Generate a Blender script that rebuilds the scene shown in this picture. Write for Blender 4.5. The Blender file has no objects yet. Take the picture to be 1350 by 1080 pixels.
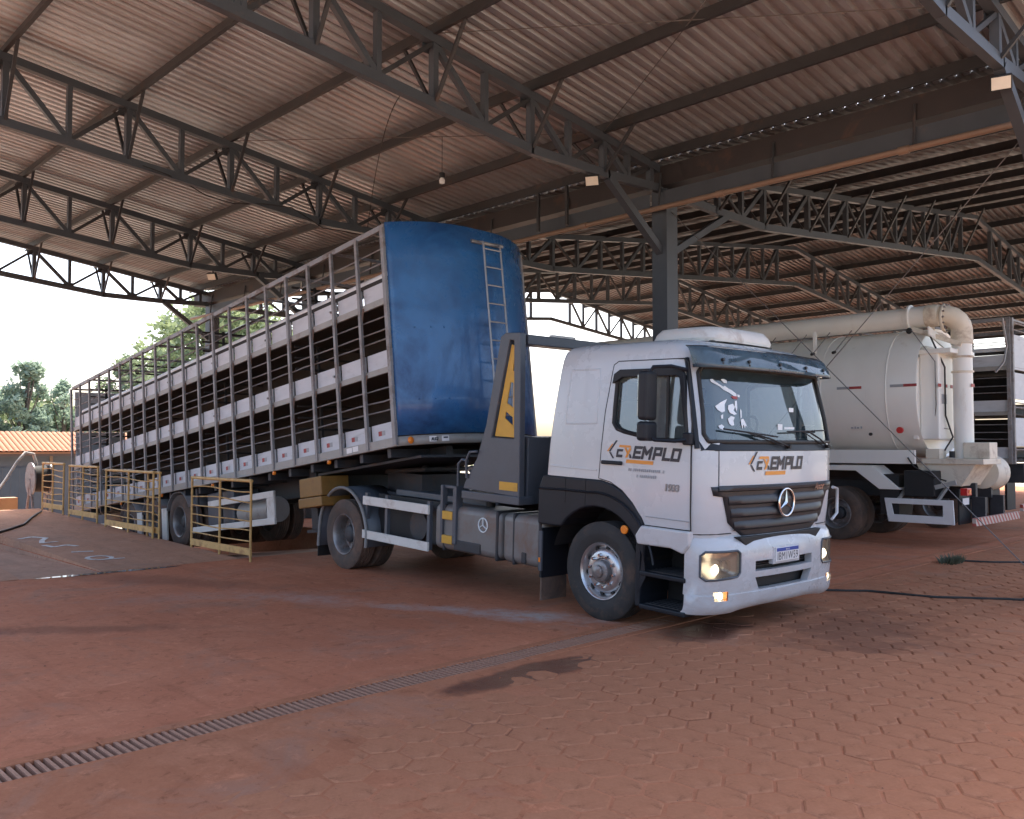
import bpy, bmesh, math, random
from mathutils import Vector, Matrix, Euler, noise
R = math.radians
random.seed(7)
sc = bpy.context.scene
col = sc.collection

# ------------------------------------------------------------------ camera
cd = bpy.data.cameras.new('camera')
cd.sensor_width = 36.0
cd.lens = 1159.0 / 1350.0 * 36.0
cd.clip_start = 0.05
cd.clip_end = 2000
cam = bpy.data.objects.new('camera', cd)
col.objects.link(cam)
cam.location = (0, 0, 1.85)
cam.rotation_euler = (R(90) + math.atan(47 / 1159.0), 0, R(45.85))
sc.camera = cam

# ------------------------------------------------------------------ sky, sun, exposure
SUN_EL, SUN_AZ = R(58), R(130)          # azimuth measured from +X, anticlockwise
SD = Vector((math.cos(SUN_EL) * math.cos(SUN_AZ), math.cos(SUN_EL) * math.sin(SUN_AZ), math.sin(SUN_EL)))
w = bpy.data.worlds.new('World')
sc.world = w
w.use_nodes = True
nt = w.node_tree
nt.nodes.clear()
sky = nt.nodes.new('ShaderNodeTexSky')
sky.sky_type = 'NISHITA'
sky.sun_disc = False
sky.sun_elevation = SUN_EL
sky.sun_rotation = math.atan2(SD.x, SD.y)
sky.altitude = 500
sky.air_density = 0.9
sky.dust_density = 6.0
sky.ozone_density = 0.0
bg = nt.nodes.new('ShaderNodeBackground')
bg.inputs[1].default_value = 0.15
wo = nt.nodes.new('ShaderNodeOutputWorld')
nt.links.new(sky.outputs[0], bg.inputs[0])
nt.links.new(bg.outputs[0], wo.inputs[0])
sl = bpy.data.lights.new('sun', 'SUN')
sl.energy = 2.8
sl.angle = R(1.0)
sl.color = (1.0, 0.95, 0.87)
so = bpy.data.objects.new('sun', sl)
col.objects.link(so)
so.rotation_euler = SD.to_track_quat('Z', 'Y').to_euler()
vs = sc.view_settings
sc.display_settings.display_device = 'sRGB'
vs.view_transform = 'Standard'
vs.look = 'None'
vs.exposure = 1.85
vs.gamma = 1.0
vs.use_curve_mapping = False
cy = sc.cycles
cy.max_bounces = 10
cy.diffuse_bounces = 6
cy.glossy_bounces = 4
cy.transmission_bounces = 4
cy.transparent_max_bounces = 16
cy.use_denoising = True
cy.sample_clamp_indirect = 6
cy.caustics_reflective = False
cy.caustics_refractive = False

# ------------------------------------------------------------------ materials
MATS = {}
def lnk(t, a, b): t.links.new(a, b)
def nmat(name):
    m = bpy.data.materials.new(name)
    m.use_nodes = True
    t = m.node_tree
    return m, t, t.nodes['Principled BSDF']
def node(t, typ, **kw):
    n = t.nodes.new(typ)
    for k, v in kw.items():
        setattr(n, k, v)
    return n
def noise_node(t, scale, detail=4, rough=0.6, vec=None, dist=0.0):
    n = node(t, 'ShaderNodeTexNoise')
    n.inputs['Scale'].default_value = scale
    n.inputs['Detail'].default_value = detail
    n.inputs['Roughness'].default_value = rough
    n.inputs['Distortion'].default_value = dist
    if vec is not None: lnk(t, vec, n.inputs['Vector'])
    return n.outputs[0]
def ramp(t, fac, a, b, ca=(0, 0, 0, 1), cb=(1, 1, 1, 1)):
    r = node(t, 'ShaderNodeMapRange')
    r.clamp = True
    r.inputs[1].default_value = a
    r.inputs[2].default_value = b
    lnk(t, fac, r.inputs[0])
    return r.outputs[0]
def mix(t, fac, a, b):
    n = node(t, 'ShaderNodeMix', data_type='RGBA')
    if isinstance(fac, (int, float)): n.inputs[0].default_value = fac
    else: lnk(t, fac, n.inputs[0])
    for sock, v in ((n.inputs[6], a), (n.inputs[7], b)):
        if isinstance(v, (tuple, list)): sock.default_value = (*v[:3], 1)
        else: lnk(t, v, sock)
    return n.outputs[2]
def mul(t, a, b, op='MULTIPLY'):
    n = node(t, 'ShaderNodeMath', operation=op)
    for s, v in ((n.inputs[0], a), (n.inputs[1], b)):
        if isinstance(v, (int, float)): s.default_value = v
        else: lnk(t, v, s)
    return n.outputs[0]
def coords(t, which='Object', scale=(1, 1, 1)):
    tc = node(t, 'ShaderNodeTexCoord')
    o = tc.outputs[which]
    if scale != (1, 1, 1):
        mp = node(t, 'ShaderNodeMapping')
        mp.inputs['Scale'].default_value = scale
        lnk(t, o, mp.inputs[0])
        o = mp.outputs[0]
    return o
def M(name, c, rough=0.5, metal=0.0, var=0.15, scale=4.0, dirt=None, amt=0.0, dscale=1.5, bump=0.0, bscale=40, coat=0.0, spec=0.5, stretch=(1, 1, 1), rvar=0.1):
    """painted / metal / cloth surface: base colour with tone variation, optional dust or rust blotches, fine bump"""
    if name in MATS: return MATS[name]
    m, t, b = nmat(name)
    v = coords(t, 'Object', stretch)
    n1 = noise_node(t, scale, 5, 0.65, v)
    dark = tuple(x * (1 - var) for x in c)
    lite = tuple(min(1, x * (1 + var)) for x in c)
    cc = mix(t, ramp(t, n1, 0.3, 0.7), dark, lite)
    rr = mul(t, mul(t, n1, rvar * 2), rough - rvar, 'ADD')
    if dirt is not None:
        n2 = noise_node(t, dscale, 8, 0.7, v, 0.4)
        lo = 0.75 - amt * 0.6
        mk = ramp(t, n2, lo, lo + 0.22)
        cc = mix(t, mk, cc, dirt)
        rr = mul(t, rr, mul(t, mk, 0.35), 'ADD')
    lnk(t, cc, b.inputs['Base Color'])
    lnk(t, rr, b.inputs['Roughness'])
    b.inputs['Metallic'].default_value = metal
    b.inputs['Specular IOR Level'].default_value = spec
    if coat: 
        b.inputs['Coat Weight'].default_value = coat
        b.inputs['Coat Roughness'].default_value = 0.08
    if bump:
        bn = node(t, 'ShaderNodeBump')
        bn.inputs['Strength'].default_value = bump
        bn.inputs['Distance'].default_value = 0.01
        lnk(t, noise_node(t, bscale, 6, 0.7, v), bn.inputs['Height'])
        lnk(t, bn.outputs[0], b.inputs['Normal'])
    MATS[name] = m
    return m
def EM(name, c, strength, base=(0.8, 0.8, 0.8)):
    if name in MATS: return MATS[name]
    m, t, b = nmat(name)
    b.inputs['Base Color'].default_value = (*base, 1)
    b.inputs['Emission Color'].default_value = (*c, 1)
    b.inputs['Emission Strength'].default_value = strength
    MATS[name] = m
    return m
def GLASS(name, tint, haze, refl=0.12, hazecol=(0.5, 0.6, 0.65)):
    """thin dusty glass: see-through, fresnel reflection and a film of dust"""
    if name in MATS: return MATS[name]
    m, t, b = nmat(name)
    out = t.nodes['Material Output']
    tr = node(t, 'ShaderNodeBsdfTransparent'); tr.inputs[0].default_value = (*tint, 1)
    gl = node(t, 'ShaderNodeBsdfGlossy'); gl.inputs['Roughness'].default_value = 0.03
    df = node(t, 'ShaderNodeBsdfDiffuse'); df.inputs[0].default_value = (*hazecol, 1)
    m1 = node(t, 'ShaderNodeMixShader'); m2 = node(t, 'ShaderNodeMixShader')
    nz = noise_node(t, 3.0, 4, 0.6, coords(t))
    lnk(t, mul(t, nz, haze * 2), m1.inputs[0])
    lnk(t, tr.outputs[0], m1.inputs[1]); lnk(t, df.outputs[0], m1.inputs[2])
    fr = node(t, 'ShaderNodeLayerWeight'); fr.inputs[0].default_value = 0.35
    lnk(t, mul(t, mul(t, fr.outputs[0], 0.8), refl, 'ADD'), m2.inputs[0])
    lnk(t, m1.outputs[0], m2.inputs[1]); lnk(t, gl.outputs[0], m2.inputs[2])
    lnk(t, m2.outputs[0], out.inputs[0])
    MATS[name] = m
    return m

DUST = (0.235, 0.115, 0.08)
RUST = (0.16, 0.085, 0.055)
m_white = M('white_cab_paint', (0.55, 0.575, 0.595), 0.28, 0, 0.012, 1.5, None, 0, 1.2, coat=0.4)
def add_low_dirt(m, z0, z1, amt, dirt):
    """road dust thrown up on the lower panels (local height z0..z1), broken up by noise"""
    t = m.node_tree; b = t.nodes['Principled BSDF']
    v = coords(t); sx = node(t, 'ShaderNodeSeparateXYZ'); lnk(t, v, sx.inputs[0])
    h_ = ramp(t, sx.outputs[2], z1, z0)
    nz = ramp(t, noise_node(t, 3.5, 8, 0.75, coords(t, 'Object', (1, 1, 2.5)), 0.5), 0.32, 0.68)
    fac = mul(t, mul(t, h_, nz), amt)
    src = b.inputs['Base Color'].links[0].from_socket
    lnk(t, mix(t, fac, src, dirt), b.inputs['Base Color'])
add_low_dirt(m_white, 0.25, 1.5, 0.5, (0.36, 0.26, 0.21))
m_white_old = M('white_worn_paint', (0.66, 0.64, 0.60), 0.5, 0, 0.06, 3, (0.34, 0.24, 0.18), 0.35, 2.0, 0.1, 30)
m_board = M('white_board', (0.56, 0.58, 0.61), 0.55, 0, 0.08, 3, (0.34, 0.33, 0.33), 0.28, 1.6, 0.1, 25, stretch=(1, 1, 3))
m_cream = M('cream_tank_paint', (0.84, 0.82, 0.77), 0.36, 0, 0.03, 0.9, (0.62, 0.55, 0.46), 0.24, 1.4, coat=0.25, stretch=(2.2, 2.2, 0.5))
m_creamdirty = M('cream_dusty_paint', (0.74, 0.66, 0.54), 0.55, 0, 0.08, 2, (0.36, 0.25, 0.18), 0.4, 2.5)
m_dkplastic = M('charcoal_plastic', (0.013, 0.016, 0.022), 0.45, 0, 0.2, 6, (0.05, 0.042, 0.04), 0.1, 2.5, spec=0.3)
m_grille = M('grille_plastic', (0.028, 0.028, 0.032), 0.42, 0, 0.2, 6, (0.09, 0.065, 0.055), 0.2, 3)
m_black = M('black_rubber', (0.015, 0.015, 0.016), 0.6, 0, 0.25, 8, (0.06, 0.04, 0.032), 0.2, 3)
m_slate = M('slate_grey_paint', (0.075, 0.086, 0.104), 0.42, 0, 0.12, 3, (0.17, 0.12, 0.10), 0.25, 2.2)
m_chassis = M('chassis_paint', (0.032, 0.034, 0.04), 0.55, 0, 0.3, 5, (0.11, 0.07, 0.05), 0.35, 2.5)
m_tyre = M('tyre_rubber', (0.03, 0.029, 0.029), 0.75, 0, 0.25, 7, (0.125, 0.082, 0.062), 0.42, 3.5, 0.15, 60)
m_tyredust = M('dusty_tyre_rubber', (0.085, 0.066, 0.056), 0.85, 0, 0.2, 7, (0.17, 0.11, 0.082), 0.55, 3.0, 0.15, 60)
m_rim = M('polished_rim', (0.52, 0.53, 0.55), 0.3, 0.85, 0.12, 9, (0.25, 0.2, 0.18), 0.3, 6)
m_rimold = M('worn_steel_rim', (0.30, 0.29, 0.29), 0.45, 0.6, 0.2, 6, (0.17, 0.10, 0.07), 0.4, 4)
m_chrome = M('chrome', (0.75, 0.76, 0.78), 0.12, 1.0, 0.03, 5)
m_tank = M('grey_fuel_tank', (0.19, 0.185, 0.18), 0.5, 0.25, 0.12, 3, (0.22, 0.14, 0.105), 0.45, 1.8)
m_yellow = M('yellow_paint', (0.62, 0.34, 0.04), 0.5, 0, 0.1, 5, (0.30, 0.17, 0.07), 0.3, 3)
m_rail = M('yellow_railing_paint', (0.58, 0.36, 0.13), 0.6, 0, 0.15, 5, (0.30, 0.15, 0.075), 0.4, 4)
m_orange = M('amber_lens', (0.85, 0.24, 0.02), 0.3, 0, 0.1, 20)
m_red = M('red_lens', (0.55, 0.02, 0.02), 0.3, 0, 0.1, 20)
m_redsticker = M('red_reflector', (0.35, 0.05, 0.05), 0.5, 0, 0.2, 20)
m_blue = M('blue_panel_paint', (0.036, 0.145, 0.35), 0.24, 0, 0.12, 0.7, (0.010, 0.05, 0.155), 0.5, 0.8, 0.12, 2.5, coat=0.3, rvar=0.1)
m_galv = M('galvanised_post', (0.27, 0.265, 0.27), 0.55, 0.3, 0.15, 5, (0.17, 0.12, 0.095), 0.45, 3)
m_railgrey = M('grey_side_rail', (0.33, 0.32, 0.30), 0.55, 0.1, 0.1, 4, (0.22, 0.16, 0.13), 0.3, 3)
m_dark = M('dark_deck_steel', (0.03, 0.027, 0.025), 0.8, 0, 0.3, 3, (0.06, 0.042, 0.033), 0.4, 3)
m_alu = M('aluminium_bar', (0.36, 0.36, 0.37), 0.45, 0.5, 0.1, 6)
m_steel = M('shed_steel_paint', (0.062, 0.07, 0.082), 0.5, 0, 0.12, 2.5, (0.17, 0.12, 0.095), 0.22, 1.7)
m_steeldk = M('shed_steel_dark', (0.036, 0.036, 0.039), 0.55, 0, 0.15, 2.5, (0.14, 0.085, 0.06), 0.3, 1.7)
m_gutter = M('gutter_steel', (0.042, 0.034, 0.033), 0.6, 0.1, 0.15, 2, RUST, 0.3, 1.5)
m_pipe = M('pvc_pipe_brown', (0.25, 0.16, 0.11), 0.55, 0, 0.1, 3, (0.25, 0.13, 0.08), 0.3, 2)
m_cable = M('cable_sheath', (0.018, 0.017, 0.017), 0.6, 0, 0.2, 8, DUST, 0.2, 4)
m_wire = M('steel_wire', (0.16, 0.15, 0.145), 0.5, 0.4, 0.15, 8)
m_logo = M('navy_decal', (0.018, 0.022, 0.035), 0.4, 0, 0.05, 8)
m_logo2 = M('orange_decal', (0.75, 0.30, 0.05), 0.4, 0, 0.05, 8)
m_greydecal = M('grey_decal', (0.33, 0.34, 0.36), 0.5, 0, 0.05, 8)
m_plate = M('plate_white', (0.74, 0.74, 0.74), 0.4, 0, 0.03, 8)
m_plateblue = M('plate_blue', (0.03, 0.075, 0.33), 0.4, 0, 0.05, 8)
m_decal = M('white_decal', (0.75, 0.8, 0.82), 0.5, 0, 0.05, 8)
m_seat = M('seat_fabric', (0.06, 0.06, 0.065), 0.9, 0, 0.2, 10)
m_glass = GLASS('windshield_glass', (0.60, 0.70, 0.72), 0.13, 0.10, (0.16, 0.26, 0.31))
m_sglass = GLASS('side_glass', (0.75, 0.8, 0.8), 0.14, 0.16, (0.45, 0.5, 0.52))
m_lens = GLASS('lamp_lens', (0.92, 0.93, 0.92), 0.06, 0.1, (0.7, 0.68, 0.6))
m_visor = GLASS('smoky_acrylic', (0.24, 0.31, 0.36), 0.5, 0.02, (0.13, 0.20, 0.25))
e_head = EM('headlamp_glow', (1.0, 0.86, 0.62), 1.6)
e_fog = EM('fog_lamp_glow', (1.0, 0.82, 0.55), 2.2)

# ------------------------------------------------------------------ mesh builder
class MB:
    def __init__(s):
        s.v = []; s.f = []
    def add(s, vv, ff):
        o = len(s.v)
        s.v += [tuple(p) for p in vv]
        s.f += [tuple(i + o for i in q) for q in ff]
        return s
    def box(s, c, d, rot=None):
        c = Vector(c); hx, hy, hz = d[0] / 2, d[1] / 2, d[2] / 2
        vv = []
        for x in (-hx, hx):
            for y in (-hy, hy):
                for z in (-hz, hz):
                    p = Vector((x, y, z))
                    if rot is not None: p = rot @ p
                    vv.append(c + p)
        return s.add(vv, [(0, 1, 3, 2), (4, 6, 7, 5), (0, 4, 5, 1), (2, 3, 7, 6), (0, 2, 6, 4), (1, 5, 7, 3)])
    def bb(s, x0, x1, y0, y1, z0, z1):
        return s.box(((x0 + x1) / 2, (y0 + y1) / 2, (z0 + z1) / 2), (abs(x1 - x0), abs(y1 - y0), abs(z1 - z0)))
    def beam(s, a, b, wd, ht, up=(0, 0, 1)):
        a = Vector(a); b = Vector(b); d = b - a
        L = d.length
        if L < 1e-6: return s
        d.normalize()
        u = Vector(up)
        if abs(d.dot(u)) > 0.98: u = Vector((1, 0, 0))
        sd = d.cross(u).normalized(); u = sd.cross(d)
        rot = Matrix((d, sd, u)).transposed()
        return s.box((a + b) / 2, (L, wd, ht), rot)
    def angle(s, a, b, wd, th, up=(0, 0, 1)):
        """steel angle section"""
        a = Vector(a); b = Vector(b); d = (b - a).normalized(); u = Vector(up)
        if abs(d.dot(u)) > 0.98: u = Vector((1, 0, 0))
        sd = d.cross(u).normalized(); u = sd.cross(d)
        s.beam(a + sd * (wd / 2), b + sd * (wd / 2), wd, th, up)
        return s.beam(a + u * (wd / 2 + th / 2 + 0.0005), b + u * (wd / 2 + th / 2 + 0.0005), th, wd, up)
    def cyl(s, a, b, r, n=12, r2=None, caps=True):
        a = Vector(a); b = Vector(b); d = (b - a).normalized()
        u = Vector((0, 0, 1)) if abs(d.z) < 0.9 else Vector((1, 0, 0))
        e1 = d.cross(u).normalized(); e2 = d.cross(e1)
        r2 = r if r2 is None else r2
        vv = []
        for p, rr in ((a, r), (b, r2)):
            for i in range(n):
                t = 2 * math.pi * i / n
                vv.append(p + e1 * math.cos(t) * rr + e2 * math.sin(t) * rr)
        ff = [(i, (i + 1) % n, n + (i + 1) % n, n + i) for i in range(n)]
        if caps: ff += [tuple(range(n - 1, -1, -1)), tuple(range(n, 2 * n))]
        return s.add(vv, ff)
    def tube(s, pts, r, n=8, closed=False):
        P = [Vector(p) for p in pts]; k = len(P); vv = []; ff = []
        prev = None
        for i, p in enumerate(P):
            if closed: d = P[(i + 1) % k] - P[i - 1]
            else: d = P[min(i + 1, k - 1)] - P[max(i - 1, 0)]
            d.normalize()
            if prev is None:
                u = Vector((0, 0, 1)) if abs(d.z) < 0.9 else Vector((1, 0, 0))
                e1 = d.cross(u).normalized()
            else:
                e1 = (prev - d * prev.dot(d)).normalized()
            prev = e1
            e2 = d.cross(e1)
            for j in range(n):
                t = 2 * math.pi * j / n
                vv.append(p + e1 * math.cos(t) * r + e2 * math.sin(t) * r)
        m = k if closed else k - 1
        for i in range(m):
            for j in range(n):
                a = i * n + j; b = i * n + (j + 1) % n
                c = ((i + 1) % k) * n + (j + 1) % n; d = ((i + 1) % k) * n + j
                ff.append((a, b, c, d))
        if not closed: ff += [tuple(range(n - 1, -1, -1)), tuple(range((k - 1) * n, k * n))]
        return s.add(vv, ff)
    def lathe(s, prof, c, axis='y', n=32, sgn=1, closed=False):
        """prof = [(radius, offset along axis)]"""
        c = Vector(c); vv = []; ff = []; k = len(prof)
        for r, o in prof:
            for i in range(n):
                t = 2 * math.pi * i / n
                a, b = r * math.cos(t), r * math.sin(t)
                if axis == 'y': p = (a, o * sgn, b)
                elif axis == 'x': p = (o * sgn, a, b)
                else: p = (a, b, o * sgn)
                vv.append(c + Vector(p))
        rng = k if closed else k - 1
        for i in range(rng):
            i2 = (i + 1) % k
            for j in range(n):
                ff.append((i * n + j, i * n + (j + 1) % n, i2 * n + (j + 1) % n, i2 * n + j))
        return s.add(vv, ff)
    def prism(s, poly, a, b, axis='y'):
        """2-D polygon extruded along an axis: y -> (x,z), x -> (y,z), z -> (x,y)"""
        n = len(poly)
        def P(p, o):
            return (p[0], o, p[1]) if axis == 'y' else (o, p[0], p[1]) if axis == 'x' else (p[0], p[1], o)
        vv = [P(p, a) for p in poly] + [P(p, b) for p in poly]
        ff = [tuple(range(n)), tuple(range(2 * n - 1, n - 1, -1))]
        ff += [(i, n + i, n + (i + 1) % n, (i + 1) % n) for i in range(n)]
        return s.add(vv, ff)
    def grid(s, fn, nu, nv, flip=False):
        vv = [fn(i / nu, j / nv) for i in range(nu + 1) for j in range(nv + 1)]
        k = nv + 1
        ff = []
        for i in range(nu):
            for j in range(nv):
                q = (i * k + j, (i + 1) * k + j, (i + 1) * k + j + 1, i * k + j + 1)
                ff.append(q[::-1] if flip else q)
        return s.add(vv, ff)
    def mesh(s, name, mat, smooth=None, fix=True):
        me = bpy.data.meshes.new(name)
        me.from_pydata(s.v, [], s.f)
        if fix:
            bm = bmesh.new(); bm.from_mesh(me)
            bmesh.ops.recalc_face_normals(bm, faces=bm.faces)
            bm.to_mesh(me); bm.free()
        if mat is not None: me.materials.append(mat)
        if smooth:
            me.shade_smooth()
            me.set_sharp_from_angle(angle=R(smooth))
        me.update()
        return me
    def build(s, name, mat, parent=None, smooth=None, bevel=0, seg=2, fix=True):
        o = bpy.data.objects.new(name, s.mesh(name, mat, smooth, fix))
        col.objects.link(o)
        o.parent = parent
        if bevel: add_bevel(o, bevel, seg)
        return o
def add_bevel(o, wd, seg=2):
    b = o.modifiers.new('bevel', 'BEVEL')
    b.width = wd; b.segments = seg; b.limit_method = 'ANGLE'; b.angle_limit = R(35)
    b.harden_normals = False
def tag(o, label, cat, group=None, kind=None):
    if label: o['label'] = label
    if cat: o['category'] = cat
    if group: o['group'] = group
    if kind: o['kind'] = kind
    return o
def empty(name, loc=(0, 0, 0), rot=(0, 0, 0), parent=None):
    o = bpy.data.objects.new(name, None)
    o.empty_display_size = 0.2
    col.objects.link(o)
    o.location = loc; o.rotation_euler = rot; o.parent = parent
    return o
def inst(name, me, parent, loc=(0, 0, 0), rot=(0, 0, 0), scale=None):
    o = bpy.data.objects.new(name, me)
    col.objects.link(o)
    o.parent = parent; o.location = loc; o.rotation_euler = rot
    if scale: o.scale = scale
    return o
def boolean(o, cutters, op='DIFFERENCE'):
    """apply exact booleans, then drop the cutters"""
    par = o.parent
    o.parent = None
    for c in cutters:
        md = o.modifiers.new('b', 'BOOLEAN')
        md.object = c; md.operation = op; md.solver = 'EXACT'
    dg = bpy.context.evaluated_depsgraph_get()
    dg.update()
    me = bpy.data.meshes.new_from_object(o.evaluated_get(dg))
    o.modifiers.clear()
    o.data = me
    o.parent = par
    for c in cutters:
        cm = c.data
        bpy.data.objects.remove(c)
        if cm.users == 0: bpy.data.meshes.remove(cm)
    return o
def smooth(o, ang=35):
    o.data.shade_smooth(); o.data.set_sharp_from_angle(angle=R(ang))
    return o
def text_mb(txt, size, fn, shear=0.0, offset=0.0, depth=0.0, space=1.0, align='LEFT'):
    cu = bpy.data.curves.new('t', 'FONT')
    cu.body = txt; cu.size = size; cu.shear = shear; cu.offset = offset; cu.extrude = depth
    cu.space_character = space; cu.align_x = align; cu.resolution_u = 3
    o = bpy.data.objects.new('t', cu); col.objects.link(o)
    dg = bpy.context.evaluated_depsgraph_get(); dg.update()
    me = bpy.data.meshes.new_from_object(o.evaluated_get(dg))
    mb = MB()
    mb.add([fn(*v.co) for v in me.vertices], [tuple(p.vertices) for p in me.polygons])
    bpy.data.objects.remove(o); bpy.data.curves.remove(cu); bpy.data.meshes.remove(me)
    return mb
def lerp(a, b, t): return a + (b - a) * t
def pw(tab, z):
    if z <= tab[0][0]: return tab[0][1]
    for (a, va), (b, vb) in zip(tab, tab[1:]):
        if z <= b: return lerp(va, vb, (z - a) / (b - a))
    return tab[-1][1]
# ------------------------------------------------------------------ ground materials
def blob(t, vec, c, sx, sy, rot=0.0, wob=0.5, nscale=2.0, soft=0.35):
    mp = node(t, 'ShaderNodeMapping', vector_type='TEXTURE')
    mp.inputs['Location'].default_value = (c[0], c[1], 0)
    mp.inputs['Rotation'].default_value = (0, 0, rot)
    mp.inputs['Scale'].default_value = (sx, sy, 1)
    lnk(t, vec, mp.inputs[0])
    ln = node(t, 'ShaderNodeVectorMath', operation='LENGTH')
    lnk(t, mp.outputs[0], ln.inputs[0])
    nz = noise_node(t, nscale, 5, 0.65, vec)
    d = mul(t, ln.outputs['Value'], mul(t, mul(t, nz, 0.5, 'SUBTRACT'), wob * 3), 'ADD')
    return ramp(t, d, 1.0, 1.0 - soft)
def ground_mat(name, c1, c2, c3, blobs_dark=(), blobs_light=(), blobs_wet=(), bump=0.5, fine=18.0, rough=0.85, grey=(0.30, 0.20, 0.155)):
    m, t, b = nmat(name)
    v = coords(t, 'Object')
    big = noise_node(t, 0.35, 5, 0.6, v, 0.6)
    mid = noise_node(t, 1.7, 7, 0.68, v, 0.5)
    fin = noise_node(t, fine, 8, 0.75, v)
    cc = mix(t, ramp(t, big, 0.35, 0.65), c1, c2)
    cc = mix(t, mul(t, ramp(t, mid, 0.45, 0.75), 0.75), cc, c3)
    cc = mix(t, mul(t, ramp(t, fin, 0.35, 0.75), 0.45), cc, tuple(x * 0.55 for x in c1))
    # long faint scuffs and tyre tracks along X
    sv = coords(t, 'Object', (0.25, 2.2, 1))
    scf = noise_node(t, 1.4, 6, 0.7, sv, 0.3)
    cc = mix(t, mul(t, ramp(t, scf, 0.52, 0.72), 0.45), cc, tuple(x * 0.62 for x in c2))
    gp = noise_node(t, 0.9, 6, 0.7, v, 0.8)
    cc = mix(t, mul(t, ramp(t, gp, 0.52, 0.72), 0.55), cc, grey)
    spk = noise_node(t, 7.5, 7, 0.72, v, 0.6)
    cc = mix(t, mul(t, ramp(t, spk, 0.57, 0.66), 0.6), cc, tuple(x * 0.42 for x in c1))
    sp2 = noise_node(t, 2.6, 8, 0.8, v, 1.2)
    cc = mix(t, mul(t, ramp(t, sp2, 0.56, 0.66), 0.4), cc, tuple(x * 0.5 for x in c2))
    sp3 = noise_node(t, 4.2, 8, 0.8, v, 0.9)
    cc = mix(t, mul(t, ramp(t, sp3, 0.56, 0.68), 0.4), cc, tuple(min(1, x * 1.3) for x in c3))
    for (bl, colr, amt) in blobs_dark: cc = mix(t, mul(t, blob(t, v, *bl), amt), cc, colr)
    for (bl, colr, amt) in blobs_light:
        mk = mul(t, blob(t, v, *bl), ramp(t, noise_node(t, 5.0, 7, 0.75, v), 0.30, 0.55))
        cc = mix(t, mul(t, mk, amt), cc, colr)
    rr = mul(t, mul(t, mid, -0.18), rough + 0.08, 'ADD')
    for (bl, colr, amt) in blobs_wet:
        mk = blob(t, v, *bl)
        cc = mix(t, mul(t, mk, amt), cc, colr)
        rr = mul(t, rr, mul(t, mk, 0.55), 'SUBTRACT')
    lnk(t, cc, b.inputs['Base Color'])
    lnk(t, rr, b.inputs['Roughness'])
    b.inputs['Specular IOR Level'].default_value = 0.06
    bn = node(t, 'ShaderNodeBump')
    bn.inputs['Strength'].default_value = bump
    bn.inputs['Distance'].default_value = 0.02
    lnk(t, mul(t, mul(t, mid, 1.2), mul(t, fin, 0.35), 'ADD'), bn.inputs['Height'])
    lnk(t, bn.outputs[0], b.inputs['Normal'])
    return m
C1, C2, C3 = (0.55, 0.207, 0.113), (0.47, 0.175, 0.098), (0.61, 0.257, 0.15)
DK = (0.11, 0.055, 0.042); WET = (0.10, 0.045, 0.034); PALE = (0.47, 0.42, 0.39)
m_yard = ground_mat('dusty_concrete', C1, C2, C3,
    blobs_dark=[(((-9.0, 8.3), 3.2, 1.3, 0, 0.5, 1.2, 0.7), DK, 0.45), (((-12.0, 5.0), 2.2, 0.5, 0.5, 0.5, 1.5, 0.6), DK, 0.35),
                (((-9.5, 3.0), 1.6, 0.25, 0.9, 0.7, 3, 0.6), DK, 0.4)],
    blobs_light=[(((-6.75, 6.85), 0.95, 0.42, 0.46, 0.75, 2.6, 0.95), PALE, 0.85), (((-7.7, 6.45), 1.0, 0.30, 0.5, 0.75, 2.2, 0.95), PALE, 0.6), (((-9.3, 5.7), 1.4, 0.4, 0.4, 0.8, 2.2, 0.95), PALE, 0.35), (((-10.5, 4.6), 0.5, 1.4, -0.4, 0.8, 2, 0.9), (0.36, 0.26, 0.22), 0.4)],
    bump=0.45)
m_pave = ground_mat('dusty_paver', (0.45, 0.195, 0.108), (0.39, 0.165, 0.092), (0.51, 0.245, 0.142),
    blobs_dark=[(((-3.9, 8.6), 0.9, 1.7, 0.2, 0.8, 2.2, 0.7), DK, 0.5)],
    blobs_wet=[(((-5.06, 5.15), 0.24, 1.0, 0, 0.35, 2.4, 0.3), WET, 0.8), (((-4.98, 7.45), 0.33, 0.85, 0.1, 0.5, 2.2, 0.4), WET, 0.75)],
    bump=0.5, fine=30)
m_dustsheet = ground_mat('loose_red_dust', (0.47, 0.19, 0.104), (0.41, 0.163, 0.089), (0.53, 0.235, 0.135),
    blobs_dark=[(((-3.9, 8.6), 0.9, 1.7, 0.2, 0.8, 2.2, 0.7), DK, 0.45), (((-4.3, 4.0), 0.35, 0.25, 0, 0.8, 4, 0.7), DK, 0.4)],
    blobs_wet=[(((-5.06, 5.15), 0.24, 1.0, 0, 0.35, 2.4, 0.3), WET, 0.8), (((-4.98, 7.45), 0.33, 0.85, 0.1, 0.5, 2.2, 0.4), WET, 0.75)],
    bump=0.6, fine=40, rough=0.92)
m_slab = ground_mat('island_concrete', (0.52, 0.28, 0.18), (0.45, 0.25, 0.165), (0.57, 0.34, 0.235), bump=0.35)
m_pit = ground_mat('pit_concrete', (0.50, 0.29, 0.2), (0.43, 0.26, 0.185), (0.55, 0.35, 0.25), bump=0.4)
m_soil = ground_mat('pale_earth', (0.42, 0.37, 0.30), (0.38, 0.33, 0.265), (0.36, 0.35, 0.26), bump=0.6, fine=6)

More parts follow.
